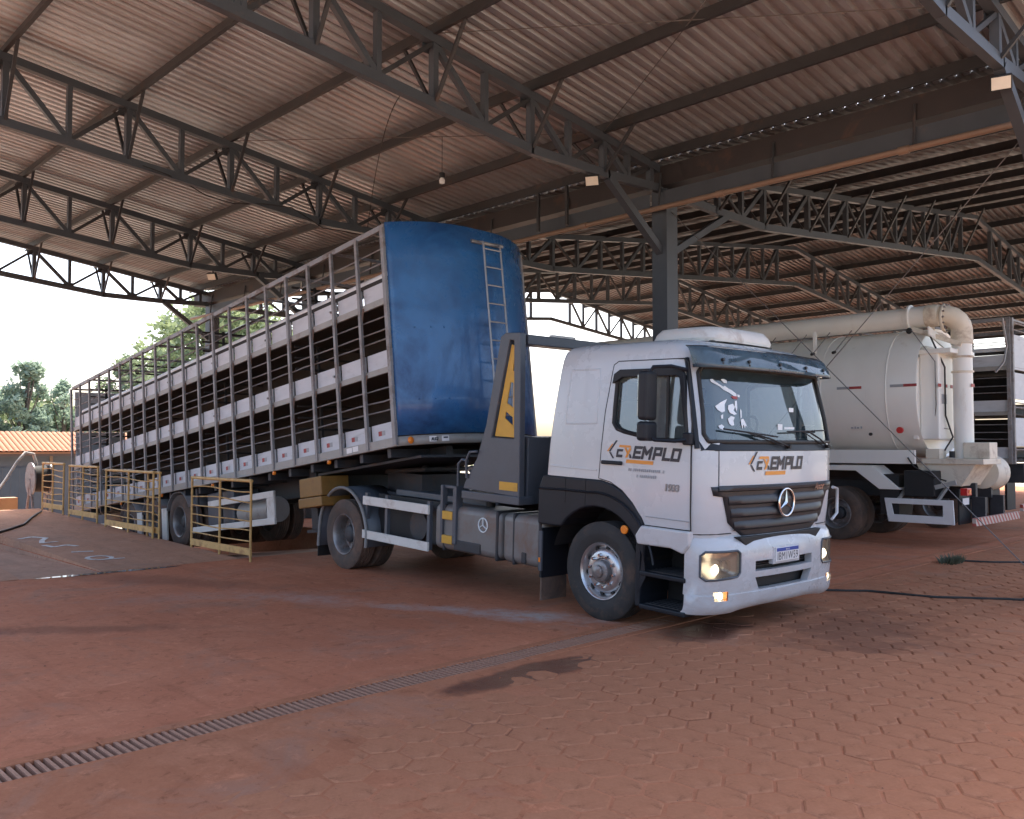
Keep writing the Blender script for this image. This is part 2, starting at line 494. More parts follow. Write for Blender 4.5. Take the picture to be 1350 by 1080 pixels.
# ------------------------------------------------------------------ ground, yard and pits
g = MB()
def quad(mb, x0, x1, y0, y1, z00, z10=None):
    z10 = z00 if z10 is None else z10      # z at x0, z at x1
    mb.add([(x0, y0, z00), (x1, y0, z10), (x1, y1, z10), (x0, y1, z00)], [(0, 1, 2, 3)])
LOW = -1.55
quad(g, -700, -26.2, -700, 700, LOW)
quad(g, -26.2, 300, -700, 3.62, -0.05)
quad(g, -26.2, 300, 10.55, 700, -0.05)
quad(g, -26.2, -13.45, 4.66, 6.84, -0.05)
quad(g, -13.45, 300, 3.62, 10.55, -0.4)
for y0, y1 in ((-700, 3.62), (4.66, 6.84), (10.55, 700)):
    g.add([(-26.2, y0, LOW), (-26.2, y1, LOW), (-26.2, y1, -0.05), (-26.2, y0, -0.05)], [(0, 1, 2, 3)])
go = g.build('ground', m_soil, fix=False)
tag(go, None, None, kind='structure')

yard = MB()
X0, X1, XP = -26.2, -5.79, -13.45
quad(yard, X0, X1, -20, 3.62, 0)
quad(yard, X0, X1, 10.55, 44, 0)
quad(yard, XP, X1, 3.62, 10.55, 0)
quad(yard, X0, XP, 4.66, 6.84, 0)
yo = tag(yard.build('yard_floor', m_yard, fix=False), None, None, kind='structure')

pit = MB()                                  # two sunken lanes that fall away under the trailer wheels
PS = math.tan(R(6.8))
for y0, y1, s in ((6.84, 10.55, PS), (3.62, 4.66, 0.032)):
    zb = -s * (XP - X0)
    quad(pit, X0 - 8, XP, y0, y1, zb - s * 8 if s > 0.1 else zb, 0.0)
    for y in (y0, y1):
        pit.add([(X0, y, zb), (XP, y, 0), (XP, y, 0.001), (X0, y, 0.001)], [(0, 1, 2, 3)])
tag(pit.build('pit_ramp', m_pit, fix=False), None, None, kind='structure')

# raised concrete island between the two lanes
isl = MB()
zs = lambda x: 0.012 + (XP - x) * 0.026
xs = [XP - 0.02 - i * (23.9 - 13.47) / 10 for i in range(11)]
for a, b in zip(xs, xs[1:]):
    isl.add([(a, 4.70, zs(a)), (b, 4.70, zs(b)), (b, 6.83, zs(b)), (a, 6.83, zs(a))], [(0, 1, 2, 3)])
    isl.add([(a, 4.70, zs(a)), (b, 4.70, zs(b)), (b, 4.665, -0.8), (a, 4.665, -0.8)], [(3, 2, 1, 0)])
    isl.add([(a, 6.83, zs(a)), (b, 6.83, zs(b)), (b, 6.835, -1.5), (a, 6.835, -1.5)], [(0, 1, 2, 3)])
e = xs[-1]
isl.add([(e, 4.7, zs(e)), (e, 6.83, zs(e)), (e, 6.83, -0.1), (e, 4.7, -0.1)], [(0, 1, 2, 3)])
isl.add([(xs[0], 4.7, zs(xs[0])), (xs[0], 6.83, zs(xs[0])), (XP + 0.03, 6.83, 0.001), (XP + 0.03, 4.7, 0.001)], [(0, 1, 2, 3)])
iso = tag(isl.build('concrete_island', m_slab, fix=False), None, None, kind='structure')
# white paint marks on the island, put down like stencilled figures
pm = M('white_road_paint', (0.62, 0.61, 0.6), 0.7, 0, 0.1, 8, (0.3, 0.22, 0.18), 0.4, 6)
def mark(pts, wd=0.05):
    mb = MB()
    for (a, b) in zip(pts, pts[1:]):
        mb.beam((a[0], a[1], zs(a[0]) + 0.006), (b[0], b[1], zs(b[0]) + 0.006), wd, 0.003)
    mb.build('painted_mark', pm, iso)
ring = [(-14.75 + 0.22 * math.cos(t * 0.63), 5.12 + 0.18 * math.sin(t * 0.63)) for t in range(11)]
mark(ring + [(-14.5, 5.42)], 0.07)
mark([(-15.65, 4.98), (-15.55, 5.3)], 0.09)
mark([(-16.75, 4.88), (-16.45, 4.95), (-16.6, 5.2), (-16.35, 5.3)], 0.09)
mark([(-17.9, 4.8), (-18.1, 5.05), (-17.8, 5.22), (-17.45, 5.05), (-17.1, 4.95), (-17.15, 5.22)], 0.09)
# water lying at the foot of the island
wm, t, b = nmat('puddle_water')
b.inputs['Base Color'].default_value = (0.20, 0.17, 0.155, 1); b.inputs['Roughness'].default_value = 0.06
b.inputs['IOR'].default_value = 1.33
wv = MB()
pts_a, pts_b = [], []
for i in range(25):
    u = i / 24; y = 3.72 + u * 2.2; x = -13.36 + 0.10 * u
    hw_ = 0.10 * math.sin(math.pi * min(1, u * 1.05)) ** 0.6 * (1 + 0.5 * noise.noise((y * 3, 1, 2)))
    pts_a.append((x - hw_, y, 0.005)); pts_b.append((x + hw_, y, 0.005))
wv.add(pts_a + pts_b[::-1], [tuple(range(50))])
tag(wv.build('puddle', wm, fix=False), None, None, kind='structure')
# near bank of the small lane: a low earth heap
hp = MB()
def heap(u, v):
    x = -13.45 - u * 6; y = 3.62 - v * 2.4
    z = 0.005 + 0.10 * min(1, u * 6) * max(0, 1 - v) ** 0.5 * (0.8 + 0.5 * noise.noise((x, y * 2, 0))) * (0 if v > 0.99 else 1)
    return (x, y, z)
hp.grid(heap, 24, 14)
tag(hp.build('earth_bank', m_slab, smooth=60), None, None, kind='structure')

# ------------------------------------------------------------------ drain channel with its grating
dr = empty('drain_channel', (-5.585, 0, 0))
tag(dr, 'long floor drain with slotted grating set between concrete and pavers', 'drain')
ch = MB(); ch.bb(-0.205, 0.205, -6, 24, -0.35, -0.3); ch.bb(-0.215, -0.2, -6, 24, -0.3, -0.02); ch.bb(0.19, 0.205, -6, 24, -0.3, -0.02)
ch.build('channel', M('drain_mud', (0.04, 0.026, 0.022), .7, 0, .3, 5), dr)
m_grate = M('dusty_grating_steel', (0.42, 0.23, 0.155), 0.7, 0.2, 0.2, 6, DUST, 0.5, 3, 0.2, 30)
for s in (-1, 1):
    y = -2.0
    while y < 24:
        ln_ = random.uniform(1.0, 1.9); f = MB()
        f.bb(s * 0.14, s * 0.235 if s < 0 else s * random.uniform(.215, .232), y + .006, y + ln_ - .006, -0.03, 0.003 if s < 0 else random.uniform(.006, .020))
        f.build('edge_frame', m_dustsheet, dr, bevel=0.004)
        y += ln_
gb = MB(); gb.bb(-0.137, 0.137, -0.0108, 0.0108, -0.035, -0.002)
gm = gb.mesh('grate_bar', m_grate)
yb, k = 0.6, 0
while yb < 8.5:
    if yb > 5.6 and (int(yb / 1.0) % 2 == 0):
        pass
    o = inst('grate_bar', gm, dr, (random.uniform(-.002, .002), yb, random.uniform(-.003, .001)))
    yb += 0.050; k += 1
fil = MB()                                   # dust that has choked the far stretch of the slots
def fill(u, v):
    y = 4.6 + u * 19.4; x = lerp(-0.139, 0.139, v)
    cover = min(1, (y - 4.6) / 3.2)
    return (x, y, -0.032 + 0.030 * cover + 0.004 * noise.noise((x * 12, y * 9, 0)))
fil.grid(fill, 200, 6)
fo = fil.build('settled_dust', m_dustsheet, dr, smooth=60, fix=False)
fo['kind'] = 'stuff'
# far stretch of the drain: flat cover slabs
for i in range(9):
    c = MB(); y = 8.5 + i * 1.7
    c.bb(-0.137, 0.137, y + 0.01, y + 1.68, -0.03, 0.0005 + 0.002 * (i % 2))
    c.build('cover_slab', m_yard, dr, bevel=0.004)

# ------------------------------------------------------------------ hexagonal pavers
pv = MB(); quad(pv, -5.38, 3.5, -6, 30, -0.028)
po = tag(pv.build('pavement', m_dustsheet, fix=False), None, None, kind='structure')
RH = 0.152
def hexmesh(h_):
    mb = MB(); vv = []
    for rr, z in ((RH, -0.02), (RH, -0.004), (RH - 0.012, 0.004)):
        for i in range(6):
            a = R(60 * i)
            vv.append((rr * math.cos(a), rr * math.sin(a), z))
    ff = [tuple(range(12, 18))]
    for L in (0, 6):
        ff += [(L + i, L + (i + 1) % 6, L + 6 + (i + 1) % 6, L + 6 + i) for i in range(6)]
    return vv, ff
hv, hf = hexmesh(0)
hm = MB().add(hv, hf).mesh('paver', m_pave, fix=False)
DX, DY = RH * 1.5 + 0.008, RH * math.sqrt(3) + 0.008
cells = []
for i in range(0, 40):
    for j in range(-8, 110):
        x = -5.20 + i * DX; y = -1.5 + j * DY + (DY / 2 if i % 2 else 0)
        v = Vector((x, y, 0.0))
        # inside the picture?
        lv = cam.rotation_euler.to_matrix().transposed() @ (v - Vector(cam.location))
        d = -lv.z
        vis = d > 0.5 and abs(lv.x / d) < 0.62 and lv.y / d > -0.50
        cells.append((not vis, v.length, x, y))
cells.sort()
rest = MB()
for n_, (nv, dist, x, y) in enumerate(cells):
    rz = R(random.choice((0, 60, 120)) + random.uniform(-1.5, 1.5))
    tx, ty = random.gauss(0, .008), random.gauss(0, .008)
    z = random.gauss(0, 0.0022)
    if n_ < 300 and not nv:
        inst('paver', hm, po, (x, y, z), (tx, ty, rz))
    elif dist < 24:
        rm = Matrix.Translation((x, y, z)) @ Euler((tx, ty, rz)).to_matrix().to_4x4()
        rest.add([rm @ Vector(p) for p in hv], hf)
ro = rest.build('paver_field', m_pave, po, fix=False)
ro['kind'] = 'stuff'
# dust lying in the joints and drifting over the pavers
ds = MB()
def dustz(u, v):
    x = -5.385 + u * 6.4; y = 0.6 + v * 21
    near = max(0, 1 - (x + 5.385) / 1.3) * 0.011
    left = max(0, 1 - (y - 0.6) / 5.2) * 0.012
    n1 = noise.fractal((x * 0.8, y * 0.8, 3), 1.0, 2.0, 4) * 0.006
    n2 = noise.noise((x * 7, y * 7, 5)) * 0.0016
    return (x, y, -0.0052 + near + left + n1 + n2)
ds.grid(dustz, 128, 420)
cl = MB(); rnd = random.Random(5)
for k in range(1500):
    if k % 3 == 0: x, y = -5.36 + abs(rnd.gauss(0, .35)), rnd.uniform(1.0, 14)
    elif k % 3 == 1: x, y = rnd.uniform(-5.3, -1.0), rnd.uniform(1.2, 14)
    else: x, y = rnd.uniform(-13, -5.85), rnd.uniform(1.5, 7.0)
    r_ = rnd.uniform(.003, .009) * (1.8 if rnd.random() < .08 else 1); z = -.001 if x < -5.6 else .002
    P_ = [(r_, 0, 0), (0, r_ * .8, 0), (-r_ * 1.1, 0, 0), (0, -r_, 0)]
    a = rnd.uniform(0, 6.28); P_ = [(px * math.cos(a) - py * math.sin(a), px * math.sin(a) + py * math.cos(a), 0) for px, py, _ in P_]
    cl.add([(x + px, y + py, z) for px, py, _ in P_] + [(x, y, z + r_ * rnd.uniform(.5, 1))], [(0, 1, 4), (1, 2, 4), (2, 3, 4), (3, 0, 4)])
tag(cl.build('dirt', M('dry_clod', (0.24, 0.105, 0.065), .95, 0, .4, 40), fix=False), 'crumbs of dry red earth scattered over the yard floor and pavers', 'dirt', kind='stuff')
do = tag(ds.build('dust', m_dustsheet, smooth=80, fix=False), 'loose red dust drifted over the hexagonal pavers', 'dust', kind='stuff')

# ------------------------------------------------------------------ the steel shed
TX = [-25.46 + 5.59 * i for i in range(5)]     # truss lines T0..T4
XE0, XE1 = -26.3, -2.6
m_sheet, t, b = nmat('trapezoid_roof_sheet')
v = coords(t, 'Object')
n1 = noise_node(t, 0.5, 6, 0.65, v); n2 = noise_node(t, 3, 6, 0.7, coords(t, 'Object', (2.0, 0.25, 1)))
cc = mix(t, ramp(t, n1, 0.3, 0.7), (0.46, 0.475, 0.50), (0.56, 0.575, 0.60))
cc = mix(t, mul(t, ramp(t, n2, 0.5, 0.75), 0.5), cc, (0.26, 0.19, 0.15))
sx_ = node(t, 'ShaderNodeSeparateXYZ'); lnk(t, v, sx_.inputs[0])
fl_ = node(t, 'ShaderNodeMath', operation='FLOOR'); lnk(t, mul(t, sx_.outputs[0], 1 / 1.128), fl_.inputs[0])
fy_ = node(t, 'ShaderNodeMath', operation='FLOOR'); lnk(t, mul(t, sx_.outputs[1], 1 / 5.6), fy_.inputs[0])
wn = node(t, 'ShaderNodeTexWhiteNoise', noise_dimensions='1D'); lnk(t, mul(t, fl_.outputs[0], mul(t, fy_.outputs[0], 37.0), 'ADD'), wn.inputs['W'])
cc = mix(t, mul(t, wn.outputs[0], 0.35), cc, (0.20, 0.17, 0.155))       # sheet to sheet tone
st_ = noise_node(t, 2.2, 5, 0.7, coords(t, 'Object', (3.5, 0.12, 1)))
cc = mix(t, mul(t, ramp(t, st_, 0.60, 0.70), 0.45), cc, (0.17, 0.105, 0.075))  # rust runs down the ribs
lnk(t, cc, b.inputs['Base Color'])
b.inputs['Metallic'].default_value = 0.55
b.inputs['Roughness'].default_value = 0.42
m_sheet2 = M('shaded_roof_sheet', (0.19, 0.18, 0.18), 0.55, 0.35, 0.2, 1.2, (0.11, 0.075, 0.06), 0.45, 1.0, stretch=(2.0, 0.3, 1))  # darker sheet colour, the far shed's interior shade put into the paint
def roof_sheet(parent, y0, z0, y1, z1, mat=None):
    mb = MB(); prof = []
    x = XE0
    while x < XE1:
        prof += [(x, 0), (x + .052, 0), (x + .072, .055), (x + .142, .055), (x + .162, 0)]
        x += 0.188
    prof.append((x, 0))
    n = len(prof); segs = 4
    for k in range(segs + 1):
        u = k / segs
        for px, pz in prof: mb.v.append((px, lerp(y0, y1, u), lerp(z0, z1, u) + pz))
    for k in range(segs):
        for i in range(n - 1):
            mb.f.append((k * n + i, k * n + i + 1, (k + 1) * n + i + 1, (k + 1) * n + i))
    return mb.build('roof_sheet', mat or m_sheet, parent, fix=False)
SL = 0.133
def member(name, a, b, wd, ht, parent, mat=None, up=(1, 0, 0)):
    return MB().beam(a, b, wd, ht, up).build(name, mat or m_steel, parent)
def half_truss(parent, yc, sgn, nodes, ridge, light=False):
    """nodes = purlin distances from the column line; sgn = side of the column line the half truss runs to"""
    zt = lambda d: 6.46 + d * SL
    def zbot(d):
        if d < 3.2: return pw([(0, 6.13), (1.5, 6.06), (3.2, 6.05)], d)
        return 6.05 + (d - 3.2) * 0.098
    Y = lambda d: yc + sgn * d
    dmax = ridge
    q = 0.10 if not light else 0.09
    member('top_chord', (0, Y(-0.05), zt(0) - .06), (0, Y(dmax), zt(dmax) - .06), 0.12, 0.12, parent)
    bp = [0, 1.5, 3.2, dmax]
    bc = MB()
    for a, b_ in zip(bp, bp[1:]): bc.beam((0, Y(a - .02), zbot(a)), (0, Y(b_ + .02), zbot(b_)), 0.13, 0.105, (1, 0, 0))
    bc.build('bottom_chord', m_steel, parent)
    for i, d in enumerate(nodes):
        if d < 0.3: continue
        member('post', (0, Y(d), zbot(d) + .02), (0, Y(d), zt(d) - .08), 0.10, 0.085, parent, up=(0, 1, 0))
        if i == 0: continue
        p = nodes[i - 1]; md = (p + d) / 2
        member('post', (0, Y(md), zbot(md) + .02), (0, Y(md), zt(md) - .08), 0.09, 0.07, parent, up=(0, 1, 0))
        member('diagonal', (0, Y(d), zt(d) - .09), (0, Y(md), zbot(md) + .03), 0.08, 0.075, parent)
        member('diagonal', (0.01, Y(md), zbot(md) + .03), (0.01, Y(p), zt(p) - .09), 0.06, 0.045, parent, m_steeldk)
    if sgn < 0 and yc < 20:
        for i, d in enumerate(nodes[1:]):
            md = (nodes[i] + d) / 2
            MB().bb(-.078, -.068, Y(md) - .12, Y(md) + .12, zbot(md) - .04, zbot(md) + .15).build('gusset_plate', m_steel, parent)
            MB().bb(-.078, -.068, Y(d) - .13, Y(d) + .13, zt(d) - .22, zt(d) - .02).build('gusset_plate', m_steel, parent)
    return zt, zbot, Y
def fly(parent, yc, sgn, nodes, xs_):
    zt = lambda d: 6.46 + d * SL
    for d in nodes[1:]:
        zb = 6.05 if d < 3.2 else 6.05 + (d - 3.2) * 0.098
        mb = MB()
        for s in (-1, 1):
            mb.beam((s * 0.05, yc + sgn * d, zb + .03), (s * 0.62, yc + sgn * d, zt(d) + .02), 0.045, 0.04)
        mb.build('fly_brace', m_steeldk, parent)
N1 = [0.4, 1.6, 3.2, 4.97, 6.73, 8.5, 10.26, 12.02, 13.8]
RIDGE = 15.0
sheds = []
for name, yc, sgns, lab in (('near_shed', 12.0, (-1,), 'dark steel open shed roof sheltering the livestock trailer and tractor truck'),
                            ('far_shed', 12.0, (1, 2), 'gabled steel shed roof over the white tanker, beyond the centre column')):
    sh = empty('steel_shed', (0, 0, 0))
    tag(sh, lab, 'shed', 'open steel sheds')
    sheds.append(sh)
    for i, x in enumerate(TX):
        tr = empty('roof_truss', (x, 0, 0), parent=sh)
        for s in sgns:
            if s == 2:
                half_truss(tr, 42.0, -1, N1, RIDGE, True)
            else:
                half_truss(tr, 12.0, s, N1, RIDGE)
                if not (s == 1 and i < 3): fly(tr, 12.0, s, N1, None)
    def purlin(y, z):
        mb = MB()
        mb.bb(XE0 + .1, XE1 - .05, y - .004, y + .004, z - .17, z)
        mb.bb(XE0 + .1, XE1 - .05, y - .06, y - .004, z - .175, z - .168)
        mb.bb(XE0 + .1, XE1 - .05, y + .004, y + .06, z - .004, z + .003)
        mb.build('purlin', m_steeldk, sh)
    for d in N1:
        z = 6.46 + d * SL + 0.17
        if 1 in sgns:
            purlin(12 + d + .2, z); purlin(42 - d, z)
        else:
            purlin(12 - d - .0, z)
    zr = 6.46 + RIDGE * SL + 0.18
    if 1 in sgns:
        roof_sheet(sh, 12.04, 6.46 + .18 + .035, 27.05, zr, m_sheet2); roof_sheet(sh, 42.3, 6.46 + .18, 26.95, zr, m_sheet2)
    else:
        roof_sheet(sh, 12.0, 6.46 + .17, 0.9, 6.46 + 11.1 * SL + .18)  # sheets stop short out of view, shaped to let skylight onto the yard
near, far = sheds
# columns with knee braces
for i, x in enumerate(TX):
    c = MB()
    c.bb(x - .15, x - .138, 11.85, 12.15, 0, 6.1); c.bb(x + .138, x + .15, 11.85, 12.15, 0, 6.1); c.bb(x - .138, x + .138, 11.85, 11.862, 0, 6.1); c.bb(x - .138, x + .138, 12.138, 12.15, 0, 6.1)
    c.bb(x - .25, x + .25, 11.75, 12.25, 0.0, 0.025)
    co = c.build('column', m_steel, near)
    MB().beam((x, 11.9, 5.05), (x, 10.52, 6.03), 0.12, 0.12).build('knee_brace', m_steel, near)
    MB().beam((x, 12.1, 5.05), (x, 13.95, 6.05), 0.11, 0.11).build('knee_brace', m_steel, near)
for y in (-3.0,):
    for x in TX: MB().bb(x - .15, x + .15, y - .15, y + .15, 0, 8.3).build('column', m_steel, near)
for x in TX: MB().bb(x - .15, x + .15, 41.85, 42.15, 0, 6.3).build('column', m_steel, far)
# gutter between the two roofs, eaves beam, pipe and hangers
gu = MB()
gu.bb(XE0, XE1, 11.80, 11.815, 6.14, 6.47); gu.bb(XE0, XE1, 11.815, 12.42, 6.14, 6.152); gu.bb(XE0, XE1, 12.42, 12.435, 6.14, 6.40)
gu.build('gutter', m_gutter, near)
eb = MB()
for a, b_ in zip(TX, TX[1:] + [XE1 + 3.0]):
    eb.bb(a + .155, b_ - .155, 11.80, 11.81, 5.80, 6.05); eb.bb(a + .155, b_ - .155, 11.81, 11.93, 6.04, 6.05); eb.bb(a + .155, b_ - .155, 11.81, 11.93, 5.80, 5.81)
eb.build('eaves_beam', m_steel, near)
pp = MB(); pp.cyl((XE0, 11.72, 5.75), (XE1, 11.72, 5.75), 0.042, 10)
for x in [XE0 + 2 + 2.8 * i for i in range(8)]: pp.cyl((x, 11.72, 5.75), (x + .14, 11.72, 5.75), 0.055, 10)
pp.build('service_pipe', m_pipe, near, smooth=40)
for i in range(12):
    x = XE0 + 1.3 + 2.05 * i
    MB().cyl((x, 11.72, 5.80), (x, 11.78, 6.35), 0.018, 6).build('pipe_hanger', m_steeldk, near)
for x in (-11.1, -10.4, -16.0, -15.5):
    MB().beam((x, 11.45, 5.75), (x, 11.45, 6.45), 0.05, 0.05).build('hanger_strap', m_steeldk, near)
# wind-brace rods between the columns and sag rods under the sheets
for x in TX[3:]:
    pass
for nm, a, b_ in (('brace_rod', (TX[3] + .15, 12.0, 5.72), (TX[4] - .16, 12.0, 0.25)), ('brace_rod', (TX[4] - .16, 12.05, 5.72), (TX[3] + .15, 12.05, 0.25)),
                  ('brace_rod', (TX[0] + .15, 12.0, 5.72), (TX[1] - .16, 12.0, 0.25)), ('brace_rod', (TX[1] - .16, 12.05, 5.72), (TX[0] + .15, 12.05, 0.25))):
    MB().cyl(a, b_, 0.0065, 6).build(nm, m_wire, near)
zr_ = lambda y: 6.46 + (12 - y) * SL + .02
for (xa, ya, xb, yb_) in ((TX[3], 7.0, TX[4], 10.4), (TX[3], 10.4, TX[4], 7.0), (TX[2], 7.0, TX[3], 10.4), (TX[3], 3.5, TX[4], 7.0)):
    MB().cyl((xa, ya, zr_(ya)), (xb, yb_, zr_(yb_)), 0.008, 5).build('sag_rod', m_wire, near)

# floodlights and a bare lamp hanging under the trusses
def floodlight(loc, rz, lab, sz=0.24):
    f = empty('floodlight', loc, (0, 0, rz))
    tag(f, lab, 'floodlight', 'floodlights on the trusses')
    MB().box((0, 0, 0), (sz, 0.07, sz * .75), Euler((R(28), 0, 0)).to_matrix()).build('housing', m_black, f, bevel=.01)
    MB().box((0, -.033, -.018), (sz * .86, 0.012, sz * .6), Euler((R(28), 0, 0)).to_matrix()).build('lens', M('flood_lens', (0.75, 0.68, 0.55), 0.3, 0, .05, 10), f)
    MB().beam((0, .03, .0), (0, .03, .17), .03, .02).build('bracket', m_steeldk, f)
floodlight((TX[4], 10.55, 5.86), R(18), 'floodlight on the truss at the top right corner, by the knee brace', 0.22)
floodlight((TX[3], 10.15, 5.90), R(30), 'floodlight beside the knee brace of the grey centre column', 0.22)
floodlight((TX[1], 9.35, 5.86), R(30), 'small floodlight on the truss above the middle of the livestock trailer', 0.24)
wc = MB(); wc.tube([(lerp(TX[2], TX[3], u), lerp(9.9, 6.6, u), lerp(6.12, 6.3, u) + .55 * (1 - (2 * u - 1) ** 2) * 1.05) for u in [k / 16 for k in range(17)]], .008, 5)
wc.build('lamp_cable', m_cable, near, smooth=60)
wc = MB(); wc.tube([(TX[2] + .3 * math.sin(k), lerp(11.6, 5.4, k / 14), 6.0 + .05 * math.sin(k * 1.7) + max(0, 8.8 - lerp(11.6, 5.4, k / 14)) * .098) for k in range(15)], .01, 5)
wc.build('truss_cable', m_cable, near, smooth=60)
hl = empty('hanging_lamp', (-10.9, 9.0, 6.86))
tag(hl, 'bare round lamp hanging from a cable under the roof sheets', 'lamp')
MB().cyl((0, 0, 0), (0, 0, -.62), 0.006, 6).build('cord', m_cable, hl)
MB().lathe([(0.0, -.60), (.045, -.60), (.05, -.68), (0.0, -.68)], (0, 0, 0), 'z', 12).build('lamp_holder', m_black, hl)
MB().lathe([(0.0, -.67), (.03, -.68), (.05, -.72), (.042, -.77), (0.0, -.785)], (0, 0, 0), 'z', 14).build('bulb', M('white_glass', (0.8, 0.8, 0.78), 0.2, 0, .03, 5), hl, smooth=50)
# ------------------------------------------------------------------ wheels shared by every vehicle
def tyre_prof(ro_=0.52, w=0.29, ri=0.295):
    h = w / 2
    p = [(ri, -h * .78), (ri + .03, -h * .9), (ri + .10, -h), (ro_ - .07, -h * .97), (ro_ - .015, -h * .84)]
    k = 5
    for i in range(k):                       # circumferential grooves
        a = -h * .80 + (2 * h * .80) * i / k; b_ = -h * .80 + (2 * h * .80) * (i + 1) / k
        g_ = (b_ - a) * .14
        p += [(ro_, a + g_), (ro_, b_ - g_)]
        if i < k - 1: p += [(ro_ - .016, b_ - g_ * .6), (ro_ - .016, b_ + g_ * .6)]
    p += [(ro_ - .015, h * .84), (ro_ - .07, h * .97), (ro_ + -.12, h * 1.0), (ri + .10, h), (ri + .03, h * .9), (ri, h * .78)]
    return p
WM = {}
def wheel_meshes(kind):
    if kind in WM: return WM[kind]
    ty = m_tyre if kind == 'steer' else m_tyredust
    d = {}
    d['tyre'] = MB().lathe(tyre_prof(), (0, 0, 0), 'y', 56, -1, closed=True).mesh('tyre', ty, 40)
    if kind == 'steer':
        # outer side is -y: disc bulges outwards
        rm = MB().lathe([(.292, .10), (.305, .118), (.30, .128), (.285, .12), (.272, .09), (.262, .045), (.245, .05), (.225, .085), (.20, .10), (.14, .10), (.125, .085), (.0, .085)], (0, 0, 0), 'y', 40, -1)
        d['rim'] = rm.mesh('rim', m_rim, 40)
        hb = MB().lathe([(.118, .085), (.115, .15), (.098, .165), (.07, .168), (.066, .19), (.04, .205), (.0, .208)], (0, 0, 0), 'y', 24, -1)
        d['hub'] = hb.mesh('hub', m_rimold, 40)
        nu = MB()
        for i in range(10):
            a = 2 * math.pi * i / 10
            c_ = (.168 * math.cos(a), -.10, .168 * math.sin(a))
            nu.cyl((c_[0], -.098, c_[2]), (c_[0], -.135, c_[2]), .022, 8, .015)
        d['wheel_nut'] = nu.mesh('wheel_nut', m_chrome, 40)
        ho = MB()
        for i in range(10):
            a = 2 * math.pi * (i + .5) / 10
            ho.cyl((.243 * math.cos(a), -.040, .243 * math.sin(a)), (.243 * math.cos(a), -.070, .243 * math.sin(a)), .024, 10)
        d['hand_hole'] = ho.mesh('hand_hole', m_black)
    else:
        rm = MB().lathe([(.292, .11), (.307, .125), (.30, .135), (.285, .125), (.272, .09), (.265, .02), (.262, -.06), (.235, -.075), (.19, -.06), (.16, -.055), (.0, -.055)], (0, 0, 0), 'y', 40, -1)
        d['rim'] = rm.mesh('rim', m_rimold, 40)
        hb = MB().lathe([(.125, -.055), (.125, .03), (.10, .05), (.05, .055), (.0, .055)], (0, 0, 0), 'y', 24, -1)
        d['hub'] = hb.mesh('hub', m_chassis, 40)
        nu = MB()
        for i in range(10):
            a = 2 * math.pi * i / 10
            nu.cyl((.165 * math.cos(a), .058, .165 * math.sin(a)), (.165 * math.cos(a), .02, .165 * math.sin(a)), .02, 8)
        d['wheel_nut'] = nu.mesh('wheel_nut', m_rimold)
    WM[kind] = d
    return d
def wheel(parent, c, side, kind, rot=0.0, scale=1.0):
    """side -1: outer face towards -y"""
    d = wheel_meshes(kind)
    w_ = empty('wheel', c, (0, rot, 0 if side < 0 else math.pi), parent)
    if scale != 1.0: w_.scale = (scale,) * 3
    for k, me in d.items():
        q_ = inst(k, me, w_)
        if k in ('wheel_nut', 'hand_hole'): q_['kind'] = 'stuff'
    return w_

# ------------------------------------------------------------------ tractor truck
T = empty('tractor_truck', (-6.02, 8.41, 0), (0, R(2.0), R(-2.5)))
tag(T, 'white tractor truck with EXEMPLO lettering, dark grey fenders and lit headlamps', 'truck')
XF = [(.98, 1.35), (1.2, 1.37), (1.5, 1.39), (1.84, 1.385), (2.2, 1.32), (2.65, 1.215), (2.78, 1.17), (2.88, 1.10), (2.93, 1.02), (2.95, .92)]
XR = [(.98, -.90), (1.5, -.86), (1.84, -.83), (2.65, -.735), (2.86, -.71), (2.91, -.69), (2.94, -.65), (2.95, -.60)]
HW = [(.98, 1.235), (1.2, 1.25), (1.84, 1.25), (2.2, 1.235), (2.65, 1.195), (2.80, 1.17), (2.87, 1.135), (2.92, 1.07), (2.95, .97)]
CR, CD, BOW = 0.32, 0.22, 0.055
def cabx(y, z, off=0.0):
    hw_ = pw(HW, z) + off; xf = pw(XF, z) + off
    a = min(abs(y), hw_)
    k = hw_ - CR
    if a <= k: return xf - BOW * (a / k) ** 2
    u = min(1, (a - k) / CR)
    return xf - BOW - CD * (1 - math.sqrt(max(0, 1 - u * u)))
def cab_section(z, off):
    hw_ = pw(HW, z) + off; xr = pw(XR, z) - off
    k = hw_ - CR
    half = [(xr, 0.0), (xr, (hw_ - .08) * .5), (xr, hw_ - .08), (xr + .024, hw_ - .024), (xr + .08, hw_)]
    half += [(lerp(xr + .08, cabx(hw_, z, off), u), hw_) for u in (.33, .66)]
    ys = [k + CR * math.sin(R(a)) for a in (90, 78, 64, 48, 32, 16, 0)] + [k * .66, k * .33, 0]
    half += [(cabx(y, z, off), y) for y in ys]
    full = half + [(x, -y) for x, y in half[-2:0:-1]]
    return [(x, y, z) for x, y in full]
def cab_loft(off=0.0, z0=.98, z1=2.95):
    zs_ = [z0] + [z for z in (1.2, 1.5, 1.84, 2.0, 2.2, 2.42, 2.65, 2.72, 2.78, 2.83, 2.87, 2.90, 2.92, 2.94) if z0 < z < z1] + [z1]
    mb = MB(); n = 0
    for z in zs_:
        s = cab_section(z, off); n = len(s); mb.v += s
    for i in range(len(zs_) - 1):
        for j in range(n): mb.f.append((i * n + j, i * n + (j + 1) % n, (i + 1) * n + (j + 1) % n, (i + 1) * n + j))
    mb.f.append(tuple(range(n - 1, -1, -1)))
    L = (len(zs_) - 1) * n
    # roof crown
    mb.f.append(tuple(range(L, L + n)))
    return mb
def cutter(mb): return mb.build('cutter', None)
